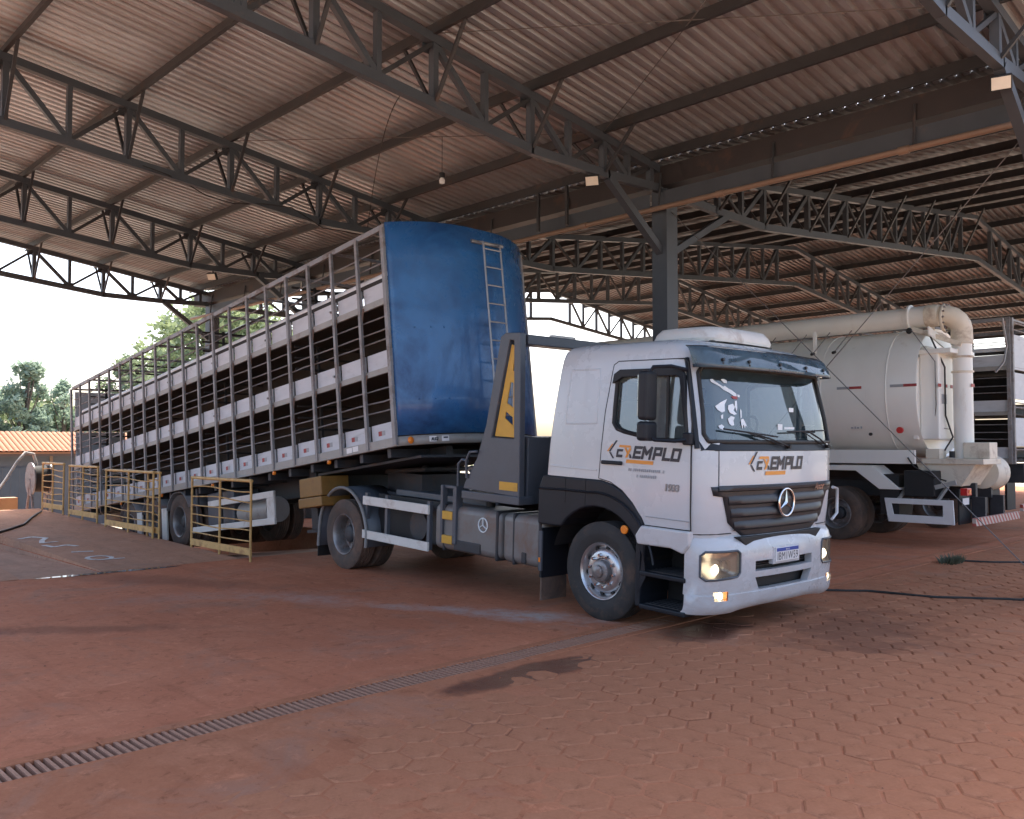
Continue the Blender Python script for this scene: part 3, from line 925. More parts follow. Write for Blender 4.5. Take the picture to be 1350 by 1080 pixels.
WIN = [(.15, 2.09), (.16, 2.55), (.21, 2.60), (.98, 2.60), (1.02, 2.56), (1.10, 1.98), (1.08, 1.93), (.72, 1.93), (.30, 2.0), (.20, 2.03)]
DOOR = [(-.03, 1.50), (.03, 2.2), (.10, 2.70), (.16, 2.735), (1.00, 2.735), (1.06, 2.69), (1.155, 2.1), (1.165, 1.07), (.60, 1.07), (.56, 1.14), (.44, 1.28), (.30, 1.395), (.14, 1.47)]
WS = [(-1.13, 1.93), (1.13, 1.93), (1.16, 2.0), (1.105, 2.60), (1.06, 2.66), (-1.06, 2.66), (-1.105, 2.60), (-1.16, 2.0)]
ARCH = [(-1.2, .5), (-1.2, 1.49), (.0, 1.485), (.15, 1.455), (.31, 1.385), (.45, 1.27), (.57, 1.13), (.60, 1.03), (.60, .5)]
cab = cab_loft().build('cab_body', m_white, T)
cut = [cutter(cab_loft(-.055, 1.03, 2.87)), cutter(MB().prism(ARCH, -2, 2)), cutter(MB().prism(WS, .75, 2.5, 'x')), cutter(MB().prism(WIN, -2, 2))]
boolean(cab, cut); smooth(cab, 38)
def shell_piece(name, off, poly, mat, y0, y1, inner=-.01, holes=()):
    o = cab_loft(off).build(name, mat, T)
    boolean(o, [cutter(cab_loft(inner, .9, 3.0))])
    boolean(o, [cutter(MB().prism(poly, y0, y1))], 'INTERSECT')
    if holes: boolean(o, [cutter(MB().prism(h_, y0 - 1, y1 + 1)) for h_ in holes])
    return smooth(o, 38)
def grow(poly, d):
    cx_ = sum(p[0] for p in poly) / len(poly); cz_ = sum(p[1] for p in poly) / len(poly)
    return [(p[0] + (d if p[0] > cx_ else -d), p[1] + (d if p[1] > cz_ else -d)) for p in poly]
for s in (-1, 1):
    ya, yb_ = (-1.4, -1.0) if s < 0 else (1.0, 1.4)
    sp = MB()
    gp = grow(DOOR, .010)
    yy = lambda z: s * (pw(HW, z) + .002)
    dense = []
    for a, b_ in zip(DOOR, DOOR[1:] + DOOR[:1]):
        for k in range(6): dense.append((lerp(a[0], b_[0], k / 6), lerp(a[1], b_[1], k / 6)))
    sp.tube([(x, yy(z), z) for x, z in dense], .0075, 5, closed=True)
    d_ = shell_piece('door', .006, DOOR, m_white, ya, yb_, holes=[grow(WIN, .0)])
    sp.build('door_seal', m_black, d_)
    # window glass, black frame round it
    gl = MB()
    n = len(WIN)
    gl.add([(x, s * (pw(HW, z) - .028), z) for x, z in grow(WIN, .02)], [tuple(range(n))])
    gl.build('window_pane', m_sglass, d_)
    fr = MB(); dense = []
    for a, b_ in zip(WIN, WIN[1:] + WIN[:1]):
        for k in range(3): dense.append((lerp(a[0], b_[0], k / 3), lerp(a[1], b_[1], k / 3)))
    fr.tube([(x, s * (pw(HW, z) - .006), z) for x, z in dense], .024, 6, closed=True)
    fr.build('window_frame', m_black, d_, smooth=60)
    ql = MB().bb(.82, .85, s * (pw(HW, 2.2) - .035), s * (pw(HW, 2.2) - .012), 1.95, 2.59); ql.build('window_divider', m_black, d_)
    rv = MB()                                  # dark rain deflector over the window
    rv.prism([(.12, 2.50), (.14, 2.60), (.22, 2.645), (1.0, 2.645), (1.045, 2.58), (1.10, 2.06), (1.06, 2.06), (.99, 2.54), (.96, 2.565), (.26, 2.565), (.19, 2.53)], s * 1.205, s * 1.245)
    rv.build('rain_deflector', m_dkplastic, d_, bevel=.006)
    hd = MB().bb(.02, .30, s * 1.252, s * 1.29, 1.655, 1.695); hd.build('handle', m_dkplastic, d_, bevel=.012)
    # pressed field in the sleeper side
    pf = MB()
    P_ = [(-.55, 2.07), (-.55, 2.34), (-.52, 2.66), (-.10, 2.66), (-.09, 2.34), (-.09, 2.08)]
    dense = []
    for a, b_ in zip(P_, P_[1:] + P_[:1]):
        for k in range(4): dense.append((lerp(a[0], b_[0], k / 4), lerp(a[1], b_[1], k / 4)))
    pf.tube([(x, s * (pw(HW, z) - .006), z) for x, z in dense], .012, 8, closed=True)
    pf.build('pressed_panel', m_white, T, smooth=60)
    MB().beam((-.78, s * 1.2515, 1.60), (-.06, s * 1.2515, 1.585), .014, .02).build('side_crease', m_white, T, bevel=.004)
# crease lines low on the near door
# windshield, its black surround and the scuttle band
ws = MB()
def wsp(u, v):
    z = lerp(1.90, 2.69, v); y = lerp(-1, 1, u) * lerp(1.175, 1.085, v)
    return (cabx(y, z) - .016, y, z)
ws.grid(wsp, 24, 8)
wo_ = ws.build('windshield', m_glass, T, smooth=60)
sr = MB(); dense = []
for a, b_ in zip(WS, WS[1:] + WS[:1]):
    for k in range(10): dense.append((lerp(a[0], b_[0], k / 10), lerp(a[1], b_[1], k / 10)))
sr.tube([(cabx(y, z) + .002, y, z) for y, z in dense], .022, 6, closed=True)
sr.build('rubber_surround', m_black, wo_, smooth=60)
sb = MB()
def scut(u, v):
    z = lerp(1.845, 1.95, v); y = lerp(-1, 1, u) * 1.2
    return (cabx(y, z) + .008 - .012 * v, y, z)
sb.grid(scut, 24, 4); sb.build('scuttle_band', m_dkplastic, wo_, smooth=60)
for s in (-1, 1):                              # black A-pillar strips
    ap = MB(); ap.tube([(cabx(s * (pw(HW, z) - .03), z) + .004, s * (pw(HW, z) - .028), z) for z in (1.86, 2.1, 2.35, 2.55, 2.68, 2.74)], .026, 6)
    ap.build('pillar_trim', m_dkplastic, T, smooth=60)
# decal blotches behind the glass on the near side
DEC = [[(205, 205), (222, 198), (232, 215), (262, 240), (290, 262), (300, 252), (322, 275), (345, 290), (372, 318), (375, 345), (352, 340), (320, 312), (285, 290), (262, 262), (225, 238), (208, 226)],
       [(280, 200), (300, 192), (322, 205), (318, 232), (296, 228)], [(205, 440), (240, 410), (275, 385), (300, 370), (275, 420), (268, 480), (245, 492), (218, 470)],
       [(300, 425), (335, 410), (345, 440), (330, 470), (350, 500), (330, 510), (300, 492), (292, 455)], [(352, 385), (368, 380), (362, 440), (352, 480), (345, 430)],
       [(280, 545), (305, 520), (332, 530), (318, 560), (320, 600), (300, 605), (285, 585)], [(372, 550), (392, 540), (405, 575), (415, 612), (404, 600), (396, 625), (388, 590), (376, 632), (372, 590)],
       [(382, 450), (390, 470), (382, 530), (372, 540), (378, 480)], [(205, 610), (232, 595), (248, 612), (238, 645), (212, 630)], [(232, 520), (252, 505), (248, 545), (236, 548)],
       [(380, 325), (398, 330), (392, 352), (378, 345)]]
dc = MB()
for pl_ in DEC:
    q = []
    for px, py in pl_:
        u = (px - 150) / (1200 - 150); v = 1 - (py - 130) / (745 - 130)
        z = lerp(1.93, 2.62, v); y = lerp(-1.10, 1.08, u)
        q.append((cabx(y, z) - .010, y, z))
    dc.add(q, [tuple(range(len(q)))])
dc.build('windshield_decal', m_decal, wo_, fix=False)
rd = MB(); q = []
for px, py in ((330, 345), (372, 340), (376, 368), (345, 366)):
    u = (px - 150) / 1050; v = 1 - (py - 130) / 615; z = lerp(1.93, 2.62, v); y = lerp(-1.10, 1.08, u); q.append((cabx(y, z) - .010, y, z))
rd.add(q, [(0, 1, 2, 3)]); rd.build('red_decal', m_redsticker, wo_, fix=False)
st = MB()
for (yc, zc, a, b_) in ((.30, 2.27, .045, .022), (.02, 2.085, .045, .03), (.20, 2.075, .10, .012)):
    st.add([(cabx(yc, zc) - .010, yc + i * a, zc + j * b_) for i, j in ((-1, -1), (1, -1), (1, 1), (-1, 1))], [(0, 1, 2, 3)])
st.build('windshield_sticker', m_decal, wo_, fix=False)
# wipers
for (y0, yt, arm) in ((-.12, -.98, -.34), (.92, .06, .55)):
    wp = MB()
    zz = lambda y, k: 1.955 + k
    bl = [(cabx(y, 2.0) + .035, y, lerp(2.055, 1.985, (y - yt) / (y0 - yt)) if y0 < 0 else lerp(2.04, 2.06, (y - yt) / (y0 - yt))) for y in [lerp(yt, y0, i / 8) for i in range(9)]]
    wp.tube(bl, .009, 6)
    mid = bl[4]; piv = (cabx(arm + .42, 1.9) + .03, arm + .42, 1.885)
    wp.tube([mid, ((mid[0] + piv[0]) / 2 + .025, (mid[1] + piv[1]) / 2, (mid[2] + piv[2]) / 2), piv], .009, 6)
    wp.tube([bl[3], (piv[0] + .01, piv[1] - .12, 1.89)], .006, 6)
    wp.cyl((piv[0] - .04, piv[1], piv[2]), (piv[0] + .02, piv[1], piv[2]), .022, 10)
    wp.build('wiper', m_black, T, smooth=50)
# dashboard, seats and steering wheel inside
MB().bb(.55, 1.12, -1.08, 1.08, 1.5, 1.93).build('dashboard', m_seat, T, bevel=.06, seg=3)
for y in (-.62, .62):
    s_ = MB(); s_.bb(-.05, .42, y - .26, y + .26, 1.45, 1.62); s_.build('seat', m_seat, T, bevel=.05, seg=3)
    MB().box((-.10, y, 1.98), (.14, .50, .75), Euler((0, R(-10), 0)).to_matrix()).build('seat_back', m_seat, T, bevel=.05, seg=3)
    MB().box((-.17, y, 2.45), (.10, .28, .2)).build('headrest', m_seat, T, bevel=.04, seg=3)
sw = MB(); sw.tube([(.50 + .10 * math.cos(a), .62 + .22 * math.sin(a), 2.0 + .20 * math.cos(a)) for a in [2 * math.pi * i / 20 for i in range(20)]], .015, 6, closed=True)
sw.build('steering_wheel', m_black, T, smooth=60)
# sun visor over the windshield
vz = MB()
def vis(u, v):
    y = lerp(-1.20, 1.20, u); z = lerp(2.865, 2.645, v)
    x0 = cabx(y * .97, 2.74) + .03
    e_ = min(1, (1 - abs(2 * u - 1)) / .10)
    return (x0 + lerp(.03, .20, v ** .55) * lerp(.55, 1, math.sin(e_ * math.pi / 2)), y, z + .015 * math.sin(v * math.pi))
vz.grid(vis, 32, 6)
vo = vz.build('sun_visor', m_visor, T, smooth=60)
so_ = vo.modifiers.new('thick', 'SOLIDIFY'); so_.thickness = .006
for y in (-1.0, -.62, -.1, .42, .85):
    MB().cyl((cabx(y, 2.68) + .0, y, 2.70), (cabx(y, 2.68) + .20, y, 2.685), .012, 8).build('visor_stay', m_black, vo)
    b_ = vis((y + 1.2) / 2.4, .72)
    MB().cyl((b_[0] - .012, y, b_[2]), (b_[0] + .018, y, b_[2] + .006), .018, 8).build('bolt', m_black, vo)
# roof-top cooler
ac = MB()
def acs(f, z): return [(lerp(.05, .93, .5 + .5 * math.cos(a) * abs(math.cos(a)) ** -.55 * f if abs(math.cos(a)) > 1e-6 else .5), .62 * f * (math.copysign(abs(math.sin(a)) ** .45, math.sin(a))), z) for a in [2 * math.pi * i / 32 for i in range(32)]]
lv = [acs(1.0, 2.965), acs(1.03, 3.0), acs(.99, 3.06), acs(.90, 3.115), acs(.70, 3.135)]
for l in lv: ac.v += l
for i in range(4):
    for j in range(32): ac.f.append((i * 32 + j, i * 32 + (j + 1) % 32, (i + 1) * 32 + (j + 1) % 32, (i + 1) * 32 + j))
ac.f.append(tuple(range(128, 160)))
aco = ac.build('roof_cooler', m_white_old, T, smooth=45)
MB().bb(.10, .88, -.56, .56, 2.92, 2.97).build('cooler_base', m_black, aco)
for s in (-1, 1):
    ml = MB().bb(.66, .82, s * 1.085, s * 1.115, 2.815, 2.855); ml.build('roof_marker', m_black, T, bevel=.008)
    MB().bb(.75, .80, s * 1.10, s * 1.122, 2.82, 2.85).build('marker_lens', m_lens, T)
# mirrors
for s in (-1, 1):
    mi = MB(); mi.bb(.76, .88, s * 1.42, s * 1.60, 2.12, 2.60); mo_ = mi.build('mirror', m_dkplastic, T, bevel=.035, seg=3)
    MB().bb(.75, .88, s * 1.41, s * 1.60, 1.92, 2.11).build('wide_mirror', m_dkplastic, mo_, bevel=.035, seg=3)
    MB().bb(.752, .76, s * 1.44, s * 1.58, 2.16, 2.56).build('mirror_glass', m_chrome, mo_)
    am = MB(); am.tube([(1.05, s * 1.20, 2.62), (.98, s * 1.36, 2.65), (.86, s * 1.48, 2.64), (.82, s * 1.51, 2.55)], .02, 6)
    am.build('mirror_arm', m_dkplastic, mo_, smooth=50)
    am = MB(); am.tube([(1.15, s * 1.24, 1.95), (1.06, s * 1.38, 1.925), (.90, s * 1.49, 1.93), (.83, s * 1.51, 1.98)], .018, 6)
    am.build('mirror_arm', m_dkplastic, mo_, smooth=50)
    MB().bb(1.08, 1.18, s * 1.23, s * 1.30, 1.89, 2.01).build('mirror_foot', m_dkplastic, mo_, bevel=.015)
# fenders
FEN = [(-.95, .93), (-.95, 1.33), (-.88, 1.488), (.0, 1.483), (.15, 1.453), (.31, 1.383), (.45, 1.268), (.57, 1.128), (.60, 1.0), (.62, .88), (.56, .35), (.50, .35)]
arc_ = [(-.05 + .665 * math.cos(R(a)), .53 + .665 * math.sin(R(a))) for a in range(2, 143, 10)]
for s in (-1, 1):
    f = MB(); f.prism(FEN + arc_ + [(-.66, .93)], s * .75, s * 1.262)
    fo_ = f.build('fender', m_dkplastic, T, bevel=.02, seg=2)
    lip = MB(); lip.tube([(x * 1.0 - .0, s * 1.268, z) for x, z in [(-.05 + .80 * math.cos(R(a)), .55 + .80 * math.sin(R(a))) for a in range(10, 100, 8)]] + [(-.5, s * 1.268, 1.345), (-.93, s * 1.268, 1.335)], .014, 6)
    lip.build('fender_lip', m_dkplastic, fo_, smooth=60)
    for x in (-.52, -.22): MB().bb(x - .004, x + .004, s * 1.262, s * 1.2655, 1.2, 1.48).build('fender_joint', m_black, fo_)
    il = MB()
    for k in range(19):
        a = R(lerp(15, 165, k / 18)); il.v += [(-.05 + .69 * math.cos(a), s * 1.22, .53 + .69 * math.sin(a)), (-.05 + .69 * math.cos(a), s * .70, .53 + .69 * math.sin(a))]
    for k in range(18): il.f.append((2 * k, 2 * k + 1, 2 * k + 3, 2 * k + 2))
    il.build('wheel_well', m_black, fo_)
    MB().cyl((.36, s * 1.262, 1.0), (.36, s * 1.29, 1.0), .045, 14).build('side_marker', m_orange, T, bevel=.008)
    fl = MB(); fl.bb(-.93, -.90, s * .80, s * 1.235, .32, .88); fl.build('mud_flap', m_dkplastic, T)
    fl2 = MB(); fl2.bb(-.928, -.905, s * .82, s * 1.22, .06, .315); fl2.build('flap_skirt', m_tyredust, T)
    MB().bb(-.925, -.875, s * 1.235, s * 1.262, .40, .85).build('flap_post', m_slate, T, bevel=.006)
    MB().bb(-.915, -.89, s * 1.263, s * 1.27, .50, .55).build('flap_reflector', m_orange, T)
    # white skirt over the step well
    sk = MB(); sk.prism([(.50, .96), (.575, 1.065), (1.17, 1.065), (1.17, .93), (1.10, .84), (.95, .88), (.53, .875)], s * 1.0, s * 1.285)
    sk.build('step_skirt', m_white, T, bevel=.02, seg=3)
    bw = MB(); bw.bb(.56, 1.12, s * .72, s * .80, .26, .95); bw.build('step_back', m_black, T)
    for z in (.60, .27):
        sp = MB(); sp.bb(.565, 1.125, s * .82, s * 1.275, z - .035, z + .012); so2 = sp.build('step', m_dkplastic, T, bevel=.012)
        for k in range(6):
            tr_ = MB(); tr_.bb(.60, 1.09, s * (.86 + .065 * k), s * (.885 + .065 * k), z + .0125, z + .02); tr_.build('tread', m_grille, so2)
    MB().bb(.50, .56, s * .8, s * 1.262, .25, .90).build('step_side', m_dkplastic, T, bevel=.01)
    MB().bb(1.06, 1.12, s * .8, s * 1.20, .25, .84).build('step_side', m_black, T)
# grille
GW = [(.98, .62), (1.05, .72), (1.12, .86), (1.40, .97), (1.41, 1.09), (1.50, 1.12)]
gr = MB()
rows = [.99, 1.02, 1.08, 1.14, 1.2, 1.28, 1.34, 1.395, 1.41, 1.45, 1.495]
for z in rows:
    wz = pw(GW, z)
    for i in range(21):
        y = lerp(-wz, wz, i / 20); gr.v.append((cabx(y, max(z, 1.0)) + .012, y, z))
for i in range(len(rows) - 1):
    for j in range(20): gr.f.append((i * 21 + j, i * 21 + j + 1, (i + 1) * 21 + j + 1, (i + 1) * 21 + j))
go_ = gr.build('grille', m_grille, T, smooth=60)
sm_ = go_.modifiers.new('thick', 'SOLIDIFY'); sm_.thickness = .02; sm_.offset = -1
for z, hh in ((1.475, .03), (1.36, .05), (1.235, .05), (1.11, .05)):
    wz = pw(GW, z) * .94
    sl_ = MB(); N = 20; vv = []
    for i in range(N + 1):
        y = lerp(-wz, wz, i / N); x = cabx(y, z) + .012; e_ = 0.35 if i in (0, N) else 1
        vv += [(x, y, z - hh), (x + .030 * e_, y, z - hh * .6), (x + .034 * e_, y, z + hh * .2), (x, y, z + hh)]
    ff = []
    for i in range(N):
        for j in range(3): ff.append((i * 4 + j, (i + 1) * 4 + j, (i + 1) * 4 + j + 1, i * 4 + j + 1))
    sl_.add(vv, ff); sl_.build('slat', m_grille, go_, smooth=50)
em = empty('star_emblem', (cabx(0, 1.31) + .055, 0, 1.315), parent=T)
MB().tube([(0, .14 * math.cos(a), .14 * math.sin(a)) for a in [2 * math.pi * i / 40 for i in range(40)]], .013, 8, closed=True).build('ring', m_chrome, em, smooth=60)
MB().cyl((-.03, 0, 0), (-.012, 0, 0), .135, 32).build('backing', m_grille, em)
stt = MB(); ctr = (.016, 0, 0); rim_ = []
for i in range(6):
    a = R(90 + 60 * i); rr = .134 if i % 2 == 0 else .026
    rim_.append((0, rr * math.cos(a), rr * math.sin(a)))
stt.add([ctr] + rim_ + [(-.012, 0, 0)], [(0, i + 1, (i + 1) % 6 + 1) for i in range(6)] + [(7, (i + 1) % 6 + 1, i + 1) for i in range(6)])
stt.build('star', m_chrome, em)
fmap = lambda yo, zo, lift: (lambda x, y, z: (cabx(yo + x, zo + y) + lift, yo + x, zo + y))
text_mb('Axor', .105, fmap(.60, 1.425, .045), shear=.25, depth=.0, offset=.002).build('model_badge', m_chrome, T, fix=False)
dr_ = MB(); dr_.prism([(-.78, 1.00), (.78, 1.00), (.60, .86), (-.60, .86)], 1.22, 1.395, 'x'); dr_.build('grille_lower_trim', m_black, T, bevel=.01)
for s in (-1, 1):                              # panel gaps of the front flap
    sm = MB(); sm.tube([(cabx(s * 1.03, z) + .001, s * 1.03, z) for z in (1.50, 1.6, 1.72, 1.845)], .0045, 5); sm.build('panel_gap', m_black, T)
    sm = MB(); sm.tube([(cabx(s * y, 1.035) + .001, s * y, 1.035) for y in (.80, .95, 1.08, 1.17, 1.22, 1.24)], .006, 5); sm.build('panel_gap', m_black, T)
    sm = MB(); sm.tube([(x, s * 1.2575, pw([(.6, 1.16), (1.16, 1.155)], x)) for x in (.62, .9, 1.15)], .004, 5); sm.build('door_crease', m_greydecal, T)
sm = MB(); sm.tube([(cabx(y, 1.845) + .002, y, 1.845) for y in [lerp(-1.2, 1.2, k / 16) for k in range(17)]], .005, 5); sm.build('panel_gap', m_black, T)
# EXEMPLO lettering
def logo(parent, mapf, s):
    """mapf(x, y) -> 3-D; s = letter height"""
    fn = lambda ox, oy, lift=0: (lambda x, y, z: mapf(ox + x, oy + y))
    f = MB()
    f.add([mapf(*p) for p in [(-.55 * s, .45 * s), (.22 * s, 1.42 * s), (.02 * s, 1.42 * s), (-.72 * s, .45 * s)]], [(0, 1, 2, 3)])
    f.add([mapf(*p) for p in [(-.72 * s, .40 * s), (-.52 * s, .40 * s), (-.12 * s, -.12 * s), (-.30 * s, -.12 * s)]], [(0, 1, 2, 3)])
    f.build('logo_chevron', m_logo, parent, fix=False)
    f = MB(); f.add([mapf(*p) for p in [(-.95 * s, .45 * s), (-.78 * s, .45 * s), (-.25 * s, 1.12 * s), (-.38 * s, 1.12 * s)]], [(0, 1, 2, 3)])
    f.add([mapf(*p) for p in [(.38 * s, .86 * s), (.44 * s, 1.06 * s), (1.62 * s, 1.06 * s), (1.72 * s, .86 * s)]], [(0, 1, 2, 3)])
    f.add([mapf(*p) for p in [(1.05 * s, .02 * s), (1.30 * s, .02 * s), (1.75 * s, .80 * s), (1.50 * s, .84 * s)]], [(0, 1, 2, 3)])
    f.add([mapf(*p) for p in [(.95 * s, .84 * s), (1.18 * s, .84 * s), (1.42 * s, .42 * s), (1.25 * s, .35 * s)]], [(0, 1, 2, 3)])
    f.add([mapf(*p) for p in [(1.15 * s, -.42 * s), (1.22 * s, -.12 * s), (4.05 * s, -.12 * s), (4.0 * s, -.42 * s)]], [(0, 1, 2, 3)])
    f.build('logo_accent', m_logo2, parent, fix=False)
    f = MB()
    for q in ([(.05, .0), (.12, .24), (.80, .24), (.74, .0)], [(.10, .24), (.30, .24), (.36, .50), (.16, .50)], [(.16, .50), (.22, .70), (.88, .70), (.80, .50)], ):
        f.add([mapf(x * s, y * s) for x, y in q], [(0, 1, 2, 3)])
    f.build('logo_letter', m_logo, parent, fix=False)
    f = MB(); f.add([mapf(x * s, y * s) for x, y in [(1.50, .36), (1.68, .30), (1.78, .0), (1.52, .0)]], [(0, 1, 2, 3)])
    f.build('logo_letter', m_logo, parent, fix=False)
    # E M P L O as slanted strokes
    def stroke(ox, a, b_, wd=.25):
        (x0, y0), (x1, y1) = a, b_
        d = Vector((x1 - x0, y1 - y0)).normalized() * 0
        n_ = Vector((-(y1 - y0), x1 - x0)).normalized() * wd / 2
        e_ = Vector((x1 - x0, y1 - y0)).normalized() * wd / 2
        P_ = [(x0 + n_.x - e_.x, y0 + n_.y - e_.y), (x1 + n_.x + e_.x, y1 + n_.y + e_.y), (x1 - n_.x + e_.x, y1 - n_.y + e_.y), (x0 - n_.x - e_.x, y0 - n_.y - e_.y)]
        f.add([mapf((ox + x + y * .25) * s, y * s) for x, y in P_], [(0, 1, 2, 3)])
    lo, hi, m_ = .1, .93, .52
    st_ = {'E': [((.1, lo), (.1, hi)), ((.1, lo), (.72, lo)), ((.1, m_), (.62, m_)), ((.1, hi), (.72, hi))],
           'M': [((.1, lo), (.1, hi)), ((.1, hi), (.48, .45)), ((.48, .45), (.86, hi)), ((.86, hi), (.86, lo))],
           'P': [((.1, lo), (.1, hi)), ((.1, hi), (.72, hi)), ((.72, hi), (.72, .45)), ((.72, .45), (.1, .45))],
           'L': [((.1, hi), (.1, lo)), ((.1, lo), (.66, lo))],
           'O': [((.1, lo), (.1, hi)), ((.1, hi), (.76, hi)), ((.76, hi), (.76, lo)), ((.76, lo), (.1, lo))]}
    ox = 1.85
    for c, adv in (('E', .90), ('M', 1.16), ('P', .96), ('L', .84), ('O', .9)):
        f = MB()
        for a, b_ in st_[c]: stroke(ox, a, b_)
        f.build('logo_letter', m_logo, parent, fix=False)
        ox += adv
logo(T, lambda x, y: (cabx(-.48 + x, 1.655 + y) + .0055, -.48 + x, 1.655 + y - .004), .128)
logo(T, lambda x, y: (.20 + x, -(pw(HW, 1.73 + y * .98) + .0105), 1.735 + y * .98 - .012 * x), .125)
logo(T, lambda x, y: (.98 - x, (pw(HW, 1.73 + y * .98) + .0105), 1.735 + y * .98), .125)
dt = MB()
xx = .36
for row, (x0, x1, z) in enumerate(((.38, .86, 1.615), (.49, .73, 1.555))):
    x = x0
    while x < x1:
        w_ = random.uniform(.012, .022); dt.add([(x, -1.2607, z - .014 + random.uniform(-.002, .002)), (x + w_, -1.2607, z - .014), (x + w_ + .005, -1.2607, z + .016), (x + .005, -1.2607, z + .016 + random.uniform(-.006, .002))], [(0, 1, 2, 3)])
        x += w_ + (.008 if random.random() < .85 else .03)
dt.build('small_lettering', m_greydecal, T, fix=False)
text_mb('1933', .092, lambda x, y, z: (.845 + x, -1.262 - z, 1.435 + y), shear=.12, offset=.004, depth=.004).build('number_badge', m_rimold, T, fix=False)
# bumper
BW = 1.255
def bux(y, z, off=0.0):
    a = abs(y); k = BW - .42
    ins = pw([(.27, .05), (.31, .012), (.36, 0), (.455, -.004), (.46, .012), (.60, 0), (.86, .0), (.95, .03), (1.0, .075), (1.03, .13)], z)
    x = 1.445 - .05 * (min(a, k) / k) ** 2
    if a > k: x -= .27 * (1 - math.sqrt(max(0, 1 - ((a - k) / .42) ** 2)))
    return x - ins + off
def bumper_block(off=0.0, z0=.27, z1=1.03):
    zs_ = [z for z in (.27, .31, .36, .455, .46, .60, .75, .86, .91, .95, .98, 1.0, 1.03)]
    ys = [BW * math.sin(R(a)) if abs(a) > 0 else 0 for a in (-90, -82, -74, -66, -58, -50, -42, -33, -24, -15, -7, 0, 7, 15, 24, 33, 42, 50, 58, 66, 74, 82, 90)]
    mb = MB(); n = len(ys)
    for xo in (0, 1):
        for z in zs_:
            for y in ys:
                lift = .035 * max(0, 1 - (abs(y) / .80) ** 6) * max(0, 1 - (z - .27) / .19)
                x = bux(y, z, off) if xo == 0 else min(bux(y, z) - .06, 1.09)
                if xo == 1: x = bux(y, z) - .08 if abs(y) < BW - .01 else bux(y, z) - .02
                mb.v.append((x, y, z + lift))
    K = len(zs_) * n
    for i in range(len(zs_) - 1):
        for j in range(n - 1):
            a = i * n + j
            mb.f.append((a, a + 1, a + n + 1, a + n)); mb.f.append((K + a, K + a + n, K + a + n + 1, K + a + 1))
    for j in range(n - 1):
        mb.f.append((j, K + j, K + j + 1, j + 1)); a = (len(zs_) - 1) * n + j; mb.f.append((a, a + 1, K + a + 1, K + a))
    for i in range(len(zs_) - 1):
        for j in (0, n - 1):
            a = i * n + j; q = (a, a + n, K + a + n, K + a); mb.f.append(q if j == 0 else q[::-1])
    return mb
bu = bumper_block().build('bumper', m_white, T)
HLP = lambda s: [(s * 1.205, .64), (s * 1.205, .84), (s * 1.17, .875), (s * .80, .875), (s * .765, .85), (s * .765, .66), (s * .80, .625), (s * 1.165, .605)]
FGP = lambda s: [(s * 1.09, .405), (s * 1.09, .49), (s * .93, .49), (s * .93, .405)]
S1 = [(-.53, .655), (.53, .655), (.53, .755), (-.53, .755)]
S2 = [(-.46, .47), (.46, .47), (.53, .595), (-.53, .595)]
ct = []
for P_ in (HLP(-1), HLP(1), FGP(-1), FGP(1), S1, S2): ct.append(cutter(MB().prism(P_, .9, 2, 'x')))
boolean(bu, ct); smooth(bu, 40)
MB().bb(1.18, 1.31, -.62, .62, .44, .80).build('slot_backing', m_black, bu)
for z in (.685, .705, .725): MB().bb(1.33, 1.345, -.53, .53, z - .004, z + .004).build('slot_bar', m_grille, bu)
MB().bb(1.36, 1.41, -.56, .56, .625, .65).build('bumper_step', m_white_old, bu, bevel=.006)
